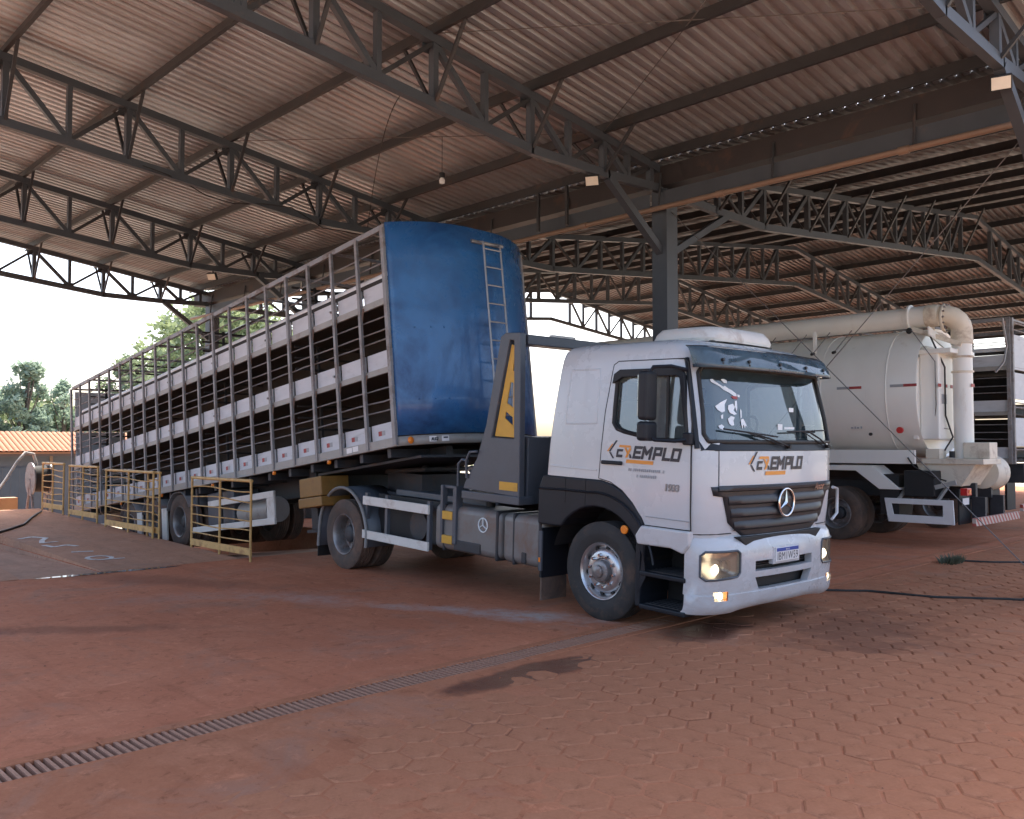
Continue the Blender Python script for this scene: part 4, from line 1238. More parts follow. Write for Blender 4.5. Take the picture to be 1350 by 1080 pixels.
for s in (-1, 1):
    hl_ = empty('headlight', (0, 0, 0), parent=T)
    rf = MB()                                # reflector bowl behind the lens
    def refl(u, v):
        y = s * lerp(.77, 1.20, u); z = lerp(.61, .87, v)
        k = 1 - max(abs(2 * u - 1), abs(2 * v - 1)) ** 2
        return (bux(y, .7) - .035 - .10 * k, y, z)
    rf.grid(refl, 12, 8); rf.build('reflector', M('lamp_reflector', (0.42, 0.38, 0.33), 0.3, 0.6, .1, 8), hl_, smooth=60)
    dv = MB(); dv.bb(1.28 if 1 else 0, 1.36, s * .955, s * .965, .63, .86); 
    ln = MB()
    def lens(u, v):
        y = s * lerp(.775, 1.195, u); z = lerp(.615, .865, v); return (bux(y, z) - .004, y, z)
    ln.grid(lens, 12, 6); ln.build('lens', m_lens, hl_, smooth=60)
    sr_ = MB(); P_ = HLP(s)
    dense = []
    for a, b_ in zip(P_, P_[1:] + P_[:1]):
        for k in range(4): dense.append((lerp(a[0], b_[0], k / 4), lerp(a[1], b_[1], k / 4)))
    sr_.tube([(bux(y, z) + .001, y, z) for y, z in dense], .012, 6, closed=True); sr_.build('lamp_frame', m_slate, hl_, smooth=60)
    bb_ = MB(); c_ = (bux(s * 1.0, .69) - .075, s * (1.03 if s < 0 else 1.0), .695)
    bb_.lathe([(0, -.03), (.035, -.025), (.055, 0), (.035, .02), (0, .025)], c_, 'x', 14); bb_.build('bulb', e_head, hl_, smooth=60)
    MB().cyl((c_[0] - .02, s * .87, .72), (c_[0] + .03, s * .87, .72), .06, 18).build('projector', m_lens, hl_)
    fg = empty('fog_light', (0, 0, 0), parent=T)
    fb = MB(); y0, y1 = sorted((s * .932, s * 1.088)); fb.bb(bux(s * 1.02, .45) - .075, bux(s * 1.02, .45) - .06, y0, y1, .40, .495); fb.build('reflector', M('lamp_reflector', (0.42, 0.38, 0.33)), fg)
    fb = MB(); fb.lathe([(0, -.02), (.03, -.015), (.04, 0), (.03, .015), (0, .02)], (bux(s * 1.02, .45) - .035, s * 1.0, .448), 'x', 12); fb.build('bulb', e_fog, fg, smooth=60)
    fl_ = MB(); fl_.grid(lambda u, v: (bux(s * lerp(.932, 1.088, u), .45) - .008, s * lerp(.932, 1.088, u), lerp(.407, .488, v)), 4, 2); fl_.build('lens', m_lens, fg)
    MB().bb(bux(s * .93, .45) - .05, bux(s * .93, .45) - .012, s * .92, s * .945, .40, .49).build('side_amber', m_orange, fg)
# number plate
pl0 = MB(); px_ = 1.458
pl0.bb(px_ - .012, px_, -.215, .215, .725, .865); po_ = pl0.build('number_plate', m_plate, T, bevel=.004)
MB().bb(px_ + .0005, px_ + .002, -.205, .205, .825, .860).build('plate_band', m_plateblue, po_)
text_mb('BRASIL', .026, lambda x, y, z: (px_ + .0028, x, .833 + y), align='CENTER').build('plate_country', m_plate, po_, fix=False)
text_mb('IBM1W59', .112, lambda x, y, z: (px_ + .0022, x * .80, .739 + y), align='CENTER', offset=-.0005, space=1.08).build('plate_number', m_logo, po_, fix=False)
MB().bb(1.39, 1.447, -.25, .25, .70, .88).build('plate_holder', m_white, T, bevel=.008)
# far-side grab frame beside the grille
for s in (1,):
    gf = MB(); gf.tube([(1.28, 1.22, 1.42), (1.26, 1.36, 1.40), (1.25, 1.38, 1.12), (1.28, 1.22, 1.06)], .018, 6); gf.build('grab_frame', m_white, T, smooth=60)
# wheels: hub heights put every tyre on the flat yard
def ground_local(x, y, zw):
    mw = Euler((0, R(2.0), R(-2.5))).to_matrix()
    # local z for a wanted world height zw
    return (zw + math.sin(R(2.0)) * x) / math.cos(R(2.0))
zf = ground_local(0, 0, .515)
wheel(T, (-.02, -1.075, zf), -1, 'steer', R(8)); wheel(T, (-.02, 1.075, zf), 1, 'steer')
xr_ = -5.22; zr2 = ground_local(xr_, 0, .515)
for s in (-1, 1):
    wheel(T, (xr_, s * 1.09, zr2), s, 'drive', R(20)); wheel(T, (xr_, s * .755, zr2), -s, 'drive')
MB().cyl((-.02, -.95, zf), (-.02, .95, zf), .06, 12).build('front_axle', m_chassis, T)
ra = MB(); ra.cyl((xr_, -.9, zr2), (xr_, .9, zr2), .10, 14); ra.lathe([(0, -.2), (.2, -.12), (.24, 0), (.2, .12), (0, .2)], (xr_, 0, zr2), 'y', 20); ra.build('rear_axle', m_chassis, T, smooth=50)
for s in (-1, 1):
    MB().bb(-6.1, 1.0, s * .38 - .035, s * .38 + .035, .66, .94).build('chassis_rail', m_chassis, T, bevel=.008)
for x in (-5.9, -4.4, -3.0, -1.6, -.4): MB().bb(x - .05, x + .05, -.34, .34, .70, .90).build('cross_member', m_chassis, T)
MB().bb(-.9, .9, -.45, .45, .55, 1.2).build('engine_block', m_black, T, bevel=.05)
# fuel tanks on both sides, straps, star mark
for s in (-1, 1):
    for x0, x1 in ((-3.0, -1.67), (-1.64, -.92)):
        tk = MB(); tk.bb(x0, x1, s * .58, s * 1.20, .40, .99); to = tk.build('fuel_tank', m_tank, T, bevel=.09, seg=4); smooth(to, 40)
        for x in (x0 + .22, x1 - .06):
            MB().bb(x - .02, x + .02, s * .56, s * 1.206, .39, .998).build('tank_strap', m_chassis, to, bevel=.09, seg=4)
        MB().bb(x0 + .45, x1 - .35, s * 1.19, s * 1.215, .43, .56).build('tank_step_recess', m_chassis, to, bevel=.02)
    MB().cyl((-2.2, s * .9, .98), (-2.2, s * .9, 1.05), .06, 12).build('filler_cap', m_black, T)
sm2 = MB(); c0 = (-1.98, -1.209, .80)
sm2.tube([(c0[0] + .085 * math.cos(a), -1.206, c0[2] + .085 * math.sin(a)) for a in [2 * math.pi * i / 28 for i in range(28)]], .008, 5, closed=True)
for i in range(3):
    a = R(90 + 120 * i); sm2.beam((c0[0], -1.208, c0[2]), (c0[0] + .08 * math.cos(a), -1.208, c0[2] + .08 * math.sin(a)), .006, .022, (0, 1, 0))
sm2.build('tank_star_mark', m_decal, T)
# access ladder with yellow rungs by the tank
for s in (-1, 1):
    la = MB(); la.bb(-2.82, -2.77, s * 1.15, s * 1.235, .50, 1.24); la.bb(-2.56, -2.49, s * 1.12, s * 1.235, .50, 1.24); la.bb(-2.77, -2.56, s * 1.15, s * 1.2, 1.20, 1.24); lo_ = la.build('access_ladder', m_slate, T, bevel=.008)
    for z in (.55, .86): MB().bb(-2.77, -2.56, s * 1.165, s * 1.24, z - .055, z + .05).build('ladder_rung', m_yellow, lo_, bevel=.006)
    hr = MB(); hr.tube([(-2.60, s * 1.12, 1.24), (-2.60, s * 1.12, 1.52), (-2.52, s * 1.12, 1.58), (-2.40, s * 1.12, 1.56)], .02, 8)
    hr.build('handrail', m_slate, lo_, smooth=60)
    # side guard
    for z0, z1 in ((.345, .465), (.83, .955)): MB().bb(-4.66, -3.06, s * 1.215, s * 1.25, z0, z1).build('guard_rail', m_white_old, T, bevel=.006)
    for x in (-4.62, -4.10, -3.10): MB().bb(x - .03, x + .03, s * 1.16, s * 1.213, .36, 1.0).build('guard_post', m_slate, T)
    MB().bb(-4.62, -3.1, s * .95, s * 1.0, .40, .98).build('guard_back', m_black, T)
    MB().cyl((-3.55, s * .5, .62), (-3.55, s * 1.05, .62), .20, 20).build('air_tank', m_chassis, T, smooth=50)
    MB().cyl((-3.9, s * .55, .80), (-3.15, s * .55, .80), .12, 16).build('air_tank', m_chassis, T, smooth=50)
    # rear mudguard
    mg = MB(); N = 22
    prof = [(xr_ + .68 * math.cos(R(a)), zr2 + .70 * math.sin(R(a))) for a in [lerp(-2, 182, i / N) for i in range(N + 1)]]
    prof[0] = (xr_ + .66, zr2 - .12); prof[-1] = (xr_ - .70, zr2 - .25)
    for x, z in prof: mg.v += [(x, s * 1.245, z), (x, s * .60, z + .01)]
    for i in range(N): mg.f.append((2 * i, 2 * i + 1, 2 * i + 3, 2 * i + 2))
    mo2 = mg.build('mudguard', m_slate, T, smooth=60); so3 = mo2.modifiers.new('thick', 'SOLIDIFY'); so3.thickness = .02; so3.offset = 0
    ed = MB(); ed.tube([(x, s * 1.245, z) for x, z in prof], .026, 6); ed.build('mudguard_edge', M('pale_grey_edge', (0.24, 0.235, 0.23), .5, 0, .15, 4, DUST, .3, 3), mo2, smooth=60)
    MB().bb(xr_ - .76, xr_ - .74, s * .62, s * 1.22, zr2 - .42, zr2 + .2).build('rear_flap', m_black, T)
# deck plates, fifth wheel, spring hangers
MB().bb(-4.3, -2.45, -.55, .55, .96, 1.02).build('deck_plate', m_slate, T, bevel=.006)
for s in (-1, 1):
    MB().bb(-4.35, -2.3, s * .85 - .03, s * .85 + .03, .98, 1.06).build('deck_rail', m_slate, T, bevel=.006)
    MB().bb(-5.9, -4.5, s * .62 - .04, s * .62 + .04, .90, .98).build('fifth_wheel_rail', m_chassis, T)
fw_ = MB(); fw_.box((-4.75, 0, 1.30), (1.05, .95, .07), Euler((0, R(-5), 0)).to_matrix()); fw_.build('fifth_wheel', m_chassis, T, bevel=.02)
MB().bb(-5.2, -4.3, -.46, .46, .92, 1.26).build('fifth_wheel_pedestal', m_chassis, T)
hc = MB(); hc.cyl((-3.05, -.35, 1.42), (-2.55, -.35, 1.46), .09, 14); hc.cyl((-3.3, -.35, 1.40), (-3.05, -.35, 1.42), .05, 12); hc.build('hydraulic_cylinder', m_rimold, T, smooth=50)
for y in (-.3, .2): MB().tube([(-3.0, y, 1.05), (-2.7, y + .1, 1.5), (-2.2, y, 1.3), (-1.9, y, 1.6)], .02, 6).build('air_hose', m_cable, T, smooth=60)
# hydraulic gantry behind the cab
OUT = [(-2.36, 1.225), (-1.31, 1.19), (-1.345, 3.13), (-1.62, 3.14), (-1.70, 3.10), (-1.94, 2.03), (-2.10, 1.62), (-2.33, 1.30)]
HOL = [(-1.83, 1.885), (-1.425, 1.875), (-1.46, 3.04), (-1.535, 3.05)]
for s in (-1, 1):
    y0, y1 = (s * 1.14, s * 1.23)
    gt = MB().prism(OUT, min(y0, y1), max(y0, y1)).build('gantry_tower', m_slate, T)
    boolean(gt, [cutter(MB().prism(HOL, -2, 2))]); add_bevel(gt, .012)
    pn = MB().prism([(-1.80, 1.90), (-1.43, 1.89), (-1.465, 2.98), (-1.53, 3.0)], min(s * 1.185, s * 1.20), max(s * 1.185, s * 1.20)).build('yellow_panel', m_yellow, gt)
    boolean(pn, [cutter(MB().prism(P_, -2, 2)) for P_ in ([(-1.63, 2.12), (-1.48, 2.03), (-1.485, 2.13), (-1.61, 2.20)], [(-1.60, 2.30), (-1.475, 2.24), (-1.485, 2.54), (-1.54, 2.55)], [(-1.50, 2.68), (-1.472, 2.68), (-1.478, 2.86)])])
    MB().bb(-1.66, -1.335, min(s * 1.231, s * 1.236), max(s * 1.231, s * 1.236), 1.26, 1.36).build('yellow_label', m_yellow, gt)
    hn = MB(); hn.tube([(-2.27, s * 1.245, 1.36), (-2.27, s * 1.26, 1.58), (-2.20, s * 1.26, 1.69), (-2.06, s * 1.26, 1.70)], .018, 8); hn.build('grab_handle', m_slate, gt, smooth=60)
    fo2 = MB(); fo2.bb(-2.38, -1.30, s * 1.0, s * 1.24, 1.10, 1.20); fo2.build('gantry_foot', m_slate, gt, bevel=.01)
MB().bb(-1.95, -1.32, -1.09, 1.09, 1.10, 1.90).build('gantry_cross_box', m_slate, T, bevel=.015)
MB().bb(-1.62, -1.36, -1.09, 1.09, 3.00, 3.12).build('gantry_top_beam', m_slate, T, bevel=.012)
MB().bb(-1.52, -1.44, -.6, -.2, 3.121, 3.16).build('beam_lamp', m_white_old, T, bevel=.01)
# ------------------------------------------------------------------ livestock trailers
def livestock_body(P, L, bay, nose):
    HWt = 1.30
    n = int(round(L / bay))
    pm_ = MB(); pm_.bb(-.028, .028, -.04, .0, .02, 3.06); pmesh = pm_.mesh('post', m_galv)
    for s in (-1, 1):
        for i in range(n + 1):
            big = i in (0, n)
            inst('post', pmesh, P, (-i * L / n - (.03 if i == 0 else 0), s * HWt, 0), (0, 0, 0 if s < 0 else math.pi), (1.3 if big else 1, 1, 1))
        ya, yb_ = sorted((s * (HWt - .045), s * (HWt - .005)))
        MB().bb(-L, 0, ya - .02, yb_ + .02, 0, .125).build('side_rail', m_railgrey, P, bevel=.006)
        MB().bb(-L, 0, ya - .01, yb_, 3.04, 3.12).build('top_rail', m_galv, P, bevel=.006)
        for z0, z1 in ((1.035, 1.115), (1.995, 2.085)): MB().bb(-L, -.01, ya, yb_, z0, z1).build('deck_edge', m_railgrey, P)
        yi = s * (HWt - .052)
        for z0, z1 in ((.127, .36), (1.117, 1.36), (2.087, 2.33)):
            for i in range(n):                # one white board to each bay
                xa, xb = -i * L / n - .031, -(i + 1) * L / n + .031
                bd = MB(); bd.box(((xa + xb) / 2, yi, (z0 + z1 - random.uniform(0, .016)) / 2 + .001), (abs(xb - xa), .022, z1 - z0 - .006), Euler((0, random.gauss(0, .006), 0)).to_matrix()); bd.build('board', m_board, P)
        for z in (.53, .67, .84, 1.52, 1.66, 1.84, 2.60, 2.80):
            pb = []
            for i in range(2 * n + 1):
                bend = random.gauss(0, .005) if i % 2 else random.gauss(0, .0015)
                pb.append((-i * L / (2 * n), s * (HWt - .052), z + bend))
            MB().tube(pb, .011, 6).build('bar', m_galv, P)
        gs = MB(); gs.prism([(-.03, 0), (.03, 0), (.07, .16), (.03, .16), (.012, .05), (-.012, .05), (-.03, .16), (-.07, .16)][::-1], -.004, .004)
        gmesh = gs.mesh('post_gusset', M('rusty_gusset', (0.20, 0.13, 0.10), .7, .1, .2, 6, (0.11, 0.06, 0.04), .4, 4))
        if s < 0:
            for i in range(1, n):
                for z in (.92, 1.88): inst('post_gusset', gmesh, P, (-i * L / n + random.uniform(-.012, .012), s * (HWt + .006), z), (0, random.uniform(-.06, .06), 0))
            for i in range(2, n, 3):
                for z in (1.20, 2.18):
                    lt = MB(); x = -i * L / n - .16; lt.bb(x, x + .12, s * (HWt - .03), s * (HWt - .035) - .006 * 1, z, z + .03); lt.cyl((x + .03, s * (HWt - .03), z + .015), (x + .03, s * (HWt + .012), z + .015), .018, 8); lt.build('latch', m_rimold, P)
        if s < 0:
            for i in range(n):
                x = -(i + .62) * L / n
                rs = MB(); rs.bb(x - .07, x + .01, s * (HWt - .040) - .002, s * (HWt - .040), .19, .255); rs.build('reflector', m_redsticker, P)
                rs = MB(); rs.bb(x + .012, x + .09, s * (HWt - .040) - .002, s * (HWt - .040), .19, .255); rs.build('reflector', m_greydecal, P)
    for z in (.08, 1.06, 2.02): MB().bb(-L + .03, -.03, -HWt + .06, HWt - .06, z - .02, z + .02).build('deck', m_dark, P)
    # open roof frame: cross bars, partitions and a rolled white tarpaulin along the top deck
    for i in range(0, n + 1, 2):
        MB().bb(-i * L / n - .02, -i * L / n + .02, -HWt + .06, HWt - .06, 3.045, 3.085).build('cross_bar', m_galv, P)
    for k in (.2, .45, .7, .93):
        x = -L * k
        gt = empty('partition_gate', (x, 0, 0), parent=P)
        for z0, z1 in ((.12, 1.0), (1.1, 1.97), (2.08, 2.95)):
            for z in [lerp(z0 + .1, z1 - .04, q / 4) for q in range(5)]: MB().bb(-.015, .015, -HWt + .08, HWt - .08, z - .015, z + .015).build('gate_bar', m_dark, gt)
            for y in (-.8, 0, .8): MB().bb(-.02, .02, y - .02, y + .02, z0, z1).build('gate_post', m_dark, gt)
    MB().cyl((-L + .4, -HWt + .17, 2.43), (-.1, -HWt + .17, 2.43), .07, 10).build('rolled_tarpaulin', m_plate, P, smooth=60)
    MB().bb(-L + .4, -.1, -HWt + .08, -HWt + .12, 2.335, 2.40).build('tarpaulin_rail', m_dark, P)
    for z0, z1 in ((.11, .98), (1.09, 1.96)): MB().bb(-L + .1, -.4, -.02, .02, z0, z1).build('deck_view_blocker', m_dark, P)  # added dark sheets block the see-through so the decks read as shaded
    return n

TR = empty('livestock_trailer', (-9.54, 8.45, 1.84), (0, R(-6.8), R(-1.2)))
tag(TR, 'long three-deck livestock trailer with blue front wall, tilted down towards its rear', 'trailer')
L1 = 13.75
livestock_body(TR, L1, 0.6875, True)
# blue bowed front wall
def nose(u):
    y = lerp(-1.30, 1.30, u)
    x = .42 * (1 - abs(2 * u - 1) ** 2.6)
    return x, y
fr = MB(); N = 40
def fw(u, v):
    x, y = nose(u); return (x + .012, y, lerp(.14, 3.13, v))
fr.grid(fw, N, 6)
bo = fr.build('front_wall', m_blue, TR, smooth=60)
sd_ = bo.modifiers.new('thick', 'SOLIDIFY'); sd_.thickness = .02; sd_.offset = -1
for z0, z1, mt, pr in ((.0, .125, m_railgrey, .0), (.126, .145, m_black, -.012)):
    bl = MB()
    for i in range(N + 1):
        x, y = nose(i / N); bl.v += [(x + pr, y, z0), (x + pr, y, z1)]
    for i in range(N): bl.f.append((2 * i, 2 * i + 2, 2 * i + 3, 2 * i + 1))
    b2 = bl.build('nose_rail', mt, TR, smooth=60, fix=False); q = b2.modifiers.new('thick', 'SOLIDIFY'); q.thickness = .03; q.offset = -1
nt_ = MB(); top = [(nose(i / N)[0], nose(i / N)[1], 3.10) for i in range(N + 1)]
nt_.add(top, [tuple(range(N + 1))]); nt_.build('nose_cap', m_blue, TR)
nb = MB(); nb.add([(nose(i / N)[0] - .03, nose(i / N)[1], .02) for i in range(N + 1)], [tuple(range(N + 1))]); nb.build('nose_floor', m_chassis, TR)
for zz_ in (1.62, .62):
    for u in (.10, .18, .25): 
        x, y = nose(u); MB().cyl((x + .01, y, zz_), (x + .024, y, zz_), .012, 8).build('rivet', m_blue, TR)
# ladder on the front wall
ld = empty('ladder', (0, 0, 0), parent=TR)
for y in (.02, .36):
    lm = MB(); x = nose((y + 1.3) / 2.6)[0]
    lm.tube([(x + .02, y, 2.92), (x + .14, y, 2.90), (x + .15, y, 2.80), (x + .15, y, .30)], .016, 8); lm.build('stile', m_alu, ld, smooth=60)
for i in range(10):
    z = 2.80 - i * .27; x = nose(.57)[0] + .15
    MB().cyl((x, .02, z), (x, .36, z), .012, 8).build('rung', m_alu, ld)
x = nose(.5)[0]
MB().cyl((x + .02, -.10, 2.93), (x + .03, .5, 2.93), .03, 8).build('ladder_bracket', m_rimold, ld)
# front lamp and sign
x, y = nose(.055); MB().lathe([(0, .03), (.03, .026), (.045, .008), (.05, 0), (.0, 0)], (.12, -1.17, .065), 'x', 16).build('front_marker', m_orange, TR, smooth=50)
sgn = MB()
u0, u1 = .135, .235
for u in (u0, u1):
    x, y = nose(u); sgn.v += [(x + .006, y, .03), (x + .006, y, .105)]
sgn.f.append((0, 2, 3, 1)); sg = sgn.build('maker_plate', m_plate, TR, fix=False)
def spm(x_, y_, z_):
    u = lerp(u0, u1, .08 + x_); x, y = nose(u); return (x + .0085, y, .045 + y_)
text_mb('RS2', .055, lambda a, b_, c: spm(a * 4.0, b_, c), shear=.25, offset=.003).build('plate_letters', m_logo, sg, fix=False)
f = MB(); f.add([spm(.62, .025, 0), spm(.86, .025, 0), spm(.86, .045, 0), spm(.62, .045, 0)], [(0, 1, 2, 3)]); f.build('plate_letters', m_logo, sg, fix=False)
sp_ = MB(); sp_.bb(-1.24, -1.10, -1.322, -1.314, .03, .105)
sp_.bb(-1.08, -.94, -1.322, -1.314, .035, .11); sp_.build('side_plate', m_plate, TR)
for x in (-1.78, -3.48, -5.81, -8.2, -10.5): MB().lathe([(0, .02), (.03, .01), (.035, -.02), (0, -.03)], (x, -1.30, -.035), 'y', 12, -1).build('side_marker', m_orange, TR, smooth=50)
# chassis beams, neck, gear
for s in (-1, 1):
    cb = MB(); cb.prism([(.1, -.01), (-L1, -.01), (-L1, -.42), (-3.6, -.42), (-2.9, -.16), (.1, -.14)], s * .5 - .06, s * .5 + .06); cb.build('chassis_beam', m_chassis, TR)
    MB().bb(-3.0, -2.8, s * .85 - .08, s * .85 + .08, -1.0, -.02).build('landing_leg', m_chassis, TR, bevel=.01)
    MB().bb(-3.05, -2.75, s * .85 - .14, s * .85 + .14, -1.05, -1.0).build('landing_foot', m_chassis, TR)
for i in range(20):
    x = -.3 - i * .69
    MB().bb(x - .04, x + .04, -1.24, 1.24, -.13, -.012).build('cross_member', m_chassis, TR)
MB().bb(-2.6, .1, -1.0, 1.0, -.17, -.135).build('kingpin_plate', m_chassis, TR)
MB().bb(-2.95, -2.88, -.76, .76, -.95, -.15).build('underbody_shade_plate', m_chassis, TR)  # added dark plate stands in for underbody shade, hiding the bright background
MB().cyl((-1.15, 0, -.34), (-1.15, 0, -.16), .045, 12).build('kingpin', m_chassis, TR)
tb = MB(); tb.bb(-2.86, -2.20, -1.20, -.70, -.50, -.20); tbo = tb.build('tool_box', M('ochre_box_paint', (0.24, 0.125, 0.03), .55, 0, .15, 4, RUST, .3, 3), TR, bevel=.015)
MB().bb(-2.88, -2.18, -1.22, -.70, -.66, -.51).build('tool_box_base', M('ochre_box_paint', (0, 0, 0)), tbo, bevel=.015)
# side guard frame: pale box section
for z0, z1 in ((-.42, -.31), (-.86, -.75)): MB().bb(-6.85 if z0 < -.5 else -6.1, -3.60, -1.27, -1.22, z0, z1).build('guard_rail', m_white_old, TR, bevel=.01)
for x0, x1 in ((-3.85, -3.60),): MB().bb(x0, x1, -1.265, -1.225, -.86, -.31).build('guard_end', m_white_old, TR, bevel=.01)
for x in (-6.7, -5.7): MB().bb(x - .04, x + .04, -1.22, -1.18, -.85, -.02).build('guard_post', m_chassis, TR)
for x in (-4.6,): MB().cyl((x - .55, -.95, -.60), (x + .55, -.95, -.60), .22, 20).build('water_tank', m_railgrey, TR, smooth=50)
MB().bb(-6.5, -5.4, -1.1, -.6, -.75, -.15).build('equipment_box', m_slate, TR, bevel=.02)
AX = (-7.52, -8.85, -10.18)
for i, x in enumerate(AX):
    for s in (-1, 1):
        wheel(TR, (x, s * 1.10, -.60), s, 'drive', R(13 * i), 1.0); wheel(TR, (x, s * .77, -.60), -s, 'drive')
    MB().cyl((x, -1.0, -.60), (x, 1.0, -.60), .075, 12).build('axle', m_chassis, TR)
    for s in (-1, 1):
        mg = MB(); N2 = 14; prof = [(x + .60 * math.cos(R(a)), -.60 + .60 * math.sin(R(a))) for a in [lerp(25, 155, k / N2) for k in range(N2 + 1)]]
        for px, pz in prof: mg.v += [(px, s * 1.26, min(pz, -.02)), (px, s * .62, min(pz, -.02))]
        for k in range(N2): mg.f.append((2 * k, 2 * k + 1, 2 * k + 3, 2 * k + 2))
        mo3 = mg.build('mudguard', M('grey_mudguard', (0.16, 0.16, 0.165), .6, 0, .15, 4, DUST, .4, 3), TR, smooth=60)
        q = mo3.modifiers.new('thick', 'SOLIDIFY'); q.thickness = .02
for xa, xb in ((-8.30, -8.05), (-9.65, -9.38)):
    MB().bb(xa, xb, -1.27, -1.23, -.95, -.30).build('guard_end', m_white_old, TR, bevel=.01)
for z0, z1 in ((.14, 1.02), (1.12, 1.98), (2.09, 3.0)):
    for y in (-.63, .63): MB().bb(-L1 - .03, -L1 + .0, y - .6, y + .6, z0, z1).build('rear_gate', m_board, TR, bevel=.01)

T2 = empty('livestock_trailer', (-5.95, 21.75, 1.45), (0, 0, 0))
tag(T2, 'grey and white livestock trailer parked behind the tanker, only its end showing', 'trailer')
livestock_body(T2, 8.0, 0.8, False)
for z0, z1 in ((.37, .98), (1.37, 1.94), (2.0, 2.75)):
    for y in (-.63, .63): MB().bb(.012, .042, y - .58, y + .58, z0, z1).build('end_panel', m_board, T2, bevel=.01)
for y in (-1.25, 0, 1.25): MB().bb(-.03, .05, y - .04, y + .04, 0, 3.1).build('end_post', m_galv, T2)
for z in (.3, 1.2, 1.3, 2.05, 2.85, 3.0): MB().cyl((.03, -1.25, z), (.03, 1.25, z), .014, 6).build('end_bar', m_galv, T2)
for s in (-1, 1):
    MB().bb(-8, .0, s * .5 - .06, s * .5 + .06, -.42, -.01).build('chassis_beam', m_chassis, T2)
    for x in (-1.6, -2.9): wheel(T2, (x, s * 1.05, -.935), s, 'drive')
    MB().bb(-.75, -.70, s * .65, s * 1.25, -1.1, -.2).build('rear_flap', m_black, T2)
m_stripe, t, b = nmat('red_white_stripes')
v = coords(t, 'Object'); sx = node(t, 'ShaderNodeSeparateXYZ'); lnk(t, v, sx.inputs[0])
fr_ = mul(t, mul(t, mul(t, sx.outputs[1], sx.outputs[2], 'ADD'), 6.0), 0, 'ADD')
fr2 = node(t, 'ShaderNodeMath', operation='FRACT'); lnk(t, fr_, fr2.inputs[0])
gt_ = node(t, 'ShaderNodeMath', operation='GREATER_THAN'); gt_.inputs[1].default_value = .5; lnk(t, fr2.outputs[0], gt_.inputs[0])
lnk(t, mix(t, gt_.outputs[0], (0.42, 0.09, 0.07), (0.55, 0.47, 0.42)), b.inputs['Base Color']); b.inputs['Roughness'].default_value = .5
MB().bb(.10, .16, -1.25, 1.25, -.98, -.84).build('striped_bumper', m_stripe, T2)

# ------------------------------------------------------------------ white bulk tanker
K = empty('bulk_tanker', (-7.9, 17.9, 0), (0, 0, 0))
tag(K, 'cream white bulk feed tanker with auger pipe along its top and down its back', 'truck')
NT = 48
def tsec(x, f=1.0, sq=2.3):
    out = []
    for i in range(NT):
        a = 2 * math.pi * i / NT
        c_, s_ = math.cos(a), math.sin(a)
        out.append((x, 1.25 * f * math.copysign(abs(c_) ** (2 / sq), c_), 2.86 + 1.25 * f * math.copysign(abs(s_) ** (2 / sq), s_)))
    return out
tk = MB()
st = [(-7.0, .9), (-6.9, 1.0)] + [(-6.0 + i * 1.1, 1.0) for i in range(7)] + [(1.44, 1.0), (1.46, .995), (1.44, .96), (1.30, .955)]
for x, f in st: tk.v += tsec(x, f)
for i in range(len(st) - 1):
    for j in range(NT): tk.f.append((i * NT + j, i * NT + (j + 1) % NT, (i + 1) * NT + (j + 1) % NT, (i + 1) * NT + j))
tk.f += [tuple(range(NT)), tuple(range((len(st) - 1) * NT, len(st) * NT))]
tko = tk.build('tank_body', m_cream, K, smooth=40)
# flat back plate with its stiffener, boxed valve housing and steps
bp = MB(); q = tsec(1.47, .80)
bp.prism([(-1.0, 1.95), (1.0, 1.95), (1.08, 2.6), (.98, 3.45), (.5, 3.75), (-.5, 3.75), (-.98, 3.45), (-1.08, 2.6)], 1.30, 1.40, 'x')
bp.build('back_plate', m_cream, K, bevel=.02)
MB().bb(1.40, 1.75, -.92, .25, 1.95, 3.62).build('auger_housing', m_cream, K, bevel=.03)
MB().bb(1.38, 1.98, -.96, .30, 3.55, 3.64).build('housing_shelf', m_cream, K, bevel=.01)
pl_ = MB(); pl_.prism([(-1.0, 3.90), (-1.0, 4.06), (.1, 3.80), (.1, 3.62)], 1.60, 1.63, 'x'); pl_.build('gusset_plate', m_cream, K)
for x in (-5.2, -3.6, -2.0, -.4, .9):           # weld bands round the barrel
    wb = MB(); q = tsec(x, 1.004); wb.tube(q, .010, 5, closed=True); wb.build('weld_band', m_cream, K, smooth=60)
au = MB(); au.cyl((-6.8, -.62, 4.30), (1.15, -.62, 4.30), .20, 24); au.build('auger_pipe', m_cream, K, smooth=50)
mo4 = MB(); mo4.lathe([(0, 1.12), (.20, 1.12), (.25, 1.13), (.25, 1.17), (.205, 1.18), (.205, 1.45)], (0, -.62, 4.30), 'x', 28); mo4.build('pipe_flange', m_cream, K, smooth=40)
mt = MB(); mt.lathe([(.205, 1.45), (.215, 1.46), (.215, 1.62), (.20, 1.68), (.14, 1.72), (0, 1.73)], (0, -.62, 4.30), 'x', 28); mt.build('auger_motor', m_creamdirty, K, smooth=40)
el = MB(); pts = [(1.55, -.62, 4.30), (1.65, -.6, 4.30)] + [(1.72 + .28 * math.sin(R(a)), -.58 + .15 * a / 90, 4.02 + .28 * math.cos(R(a))) for a in (15, 35, 55, 75, 90)] + [(2.0, -.42, 3.75)]
el.tube(pts, .19, 20); el.build('auger_elbow', m_creamdirty, K, smooth=50)
fl = MB(); fl.tube([(1.76, -.56 + .25 * math.cos(a), 4.24 + .25 * math.sin(a)) for a in [2 * math.pi * i / 32 for i in range(32)]], .03, 6, closed=True); fl.build('elbow_flange', m_creamdirty, K, smooth=60)
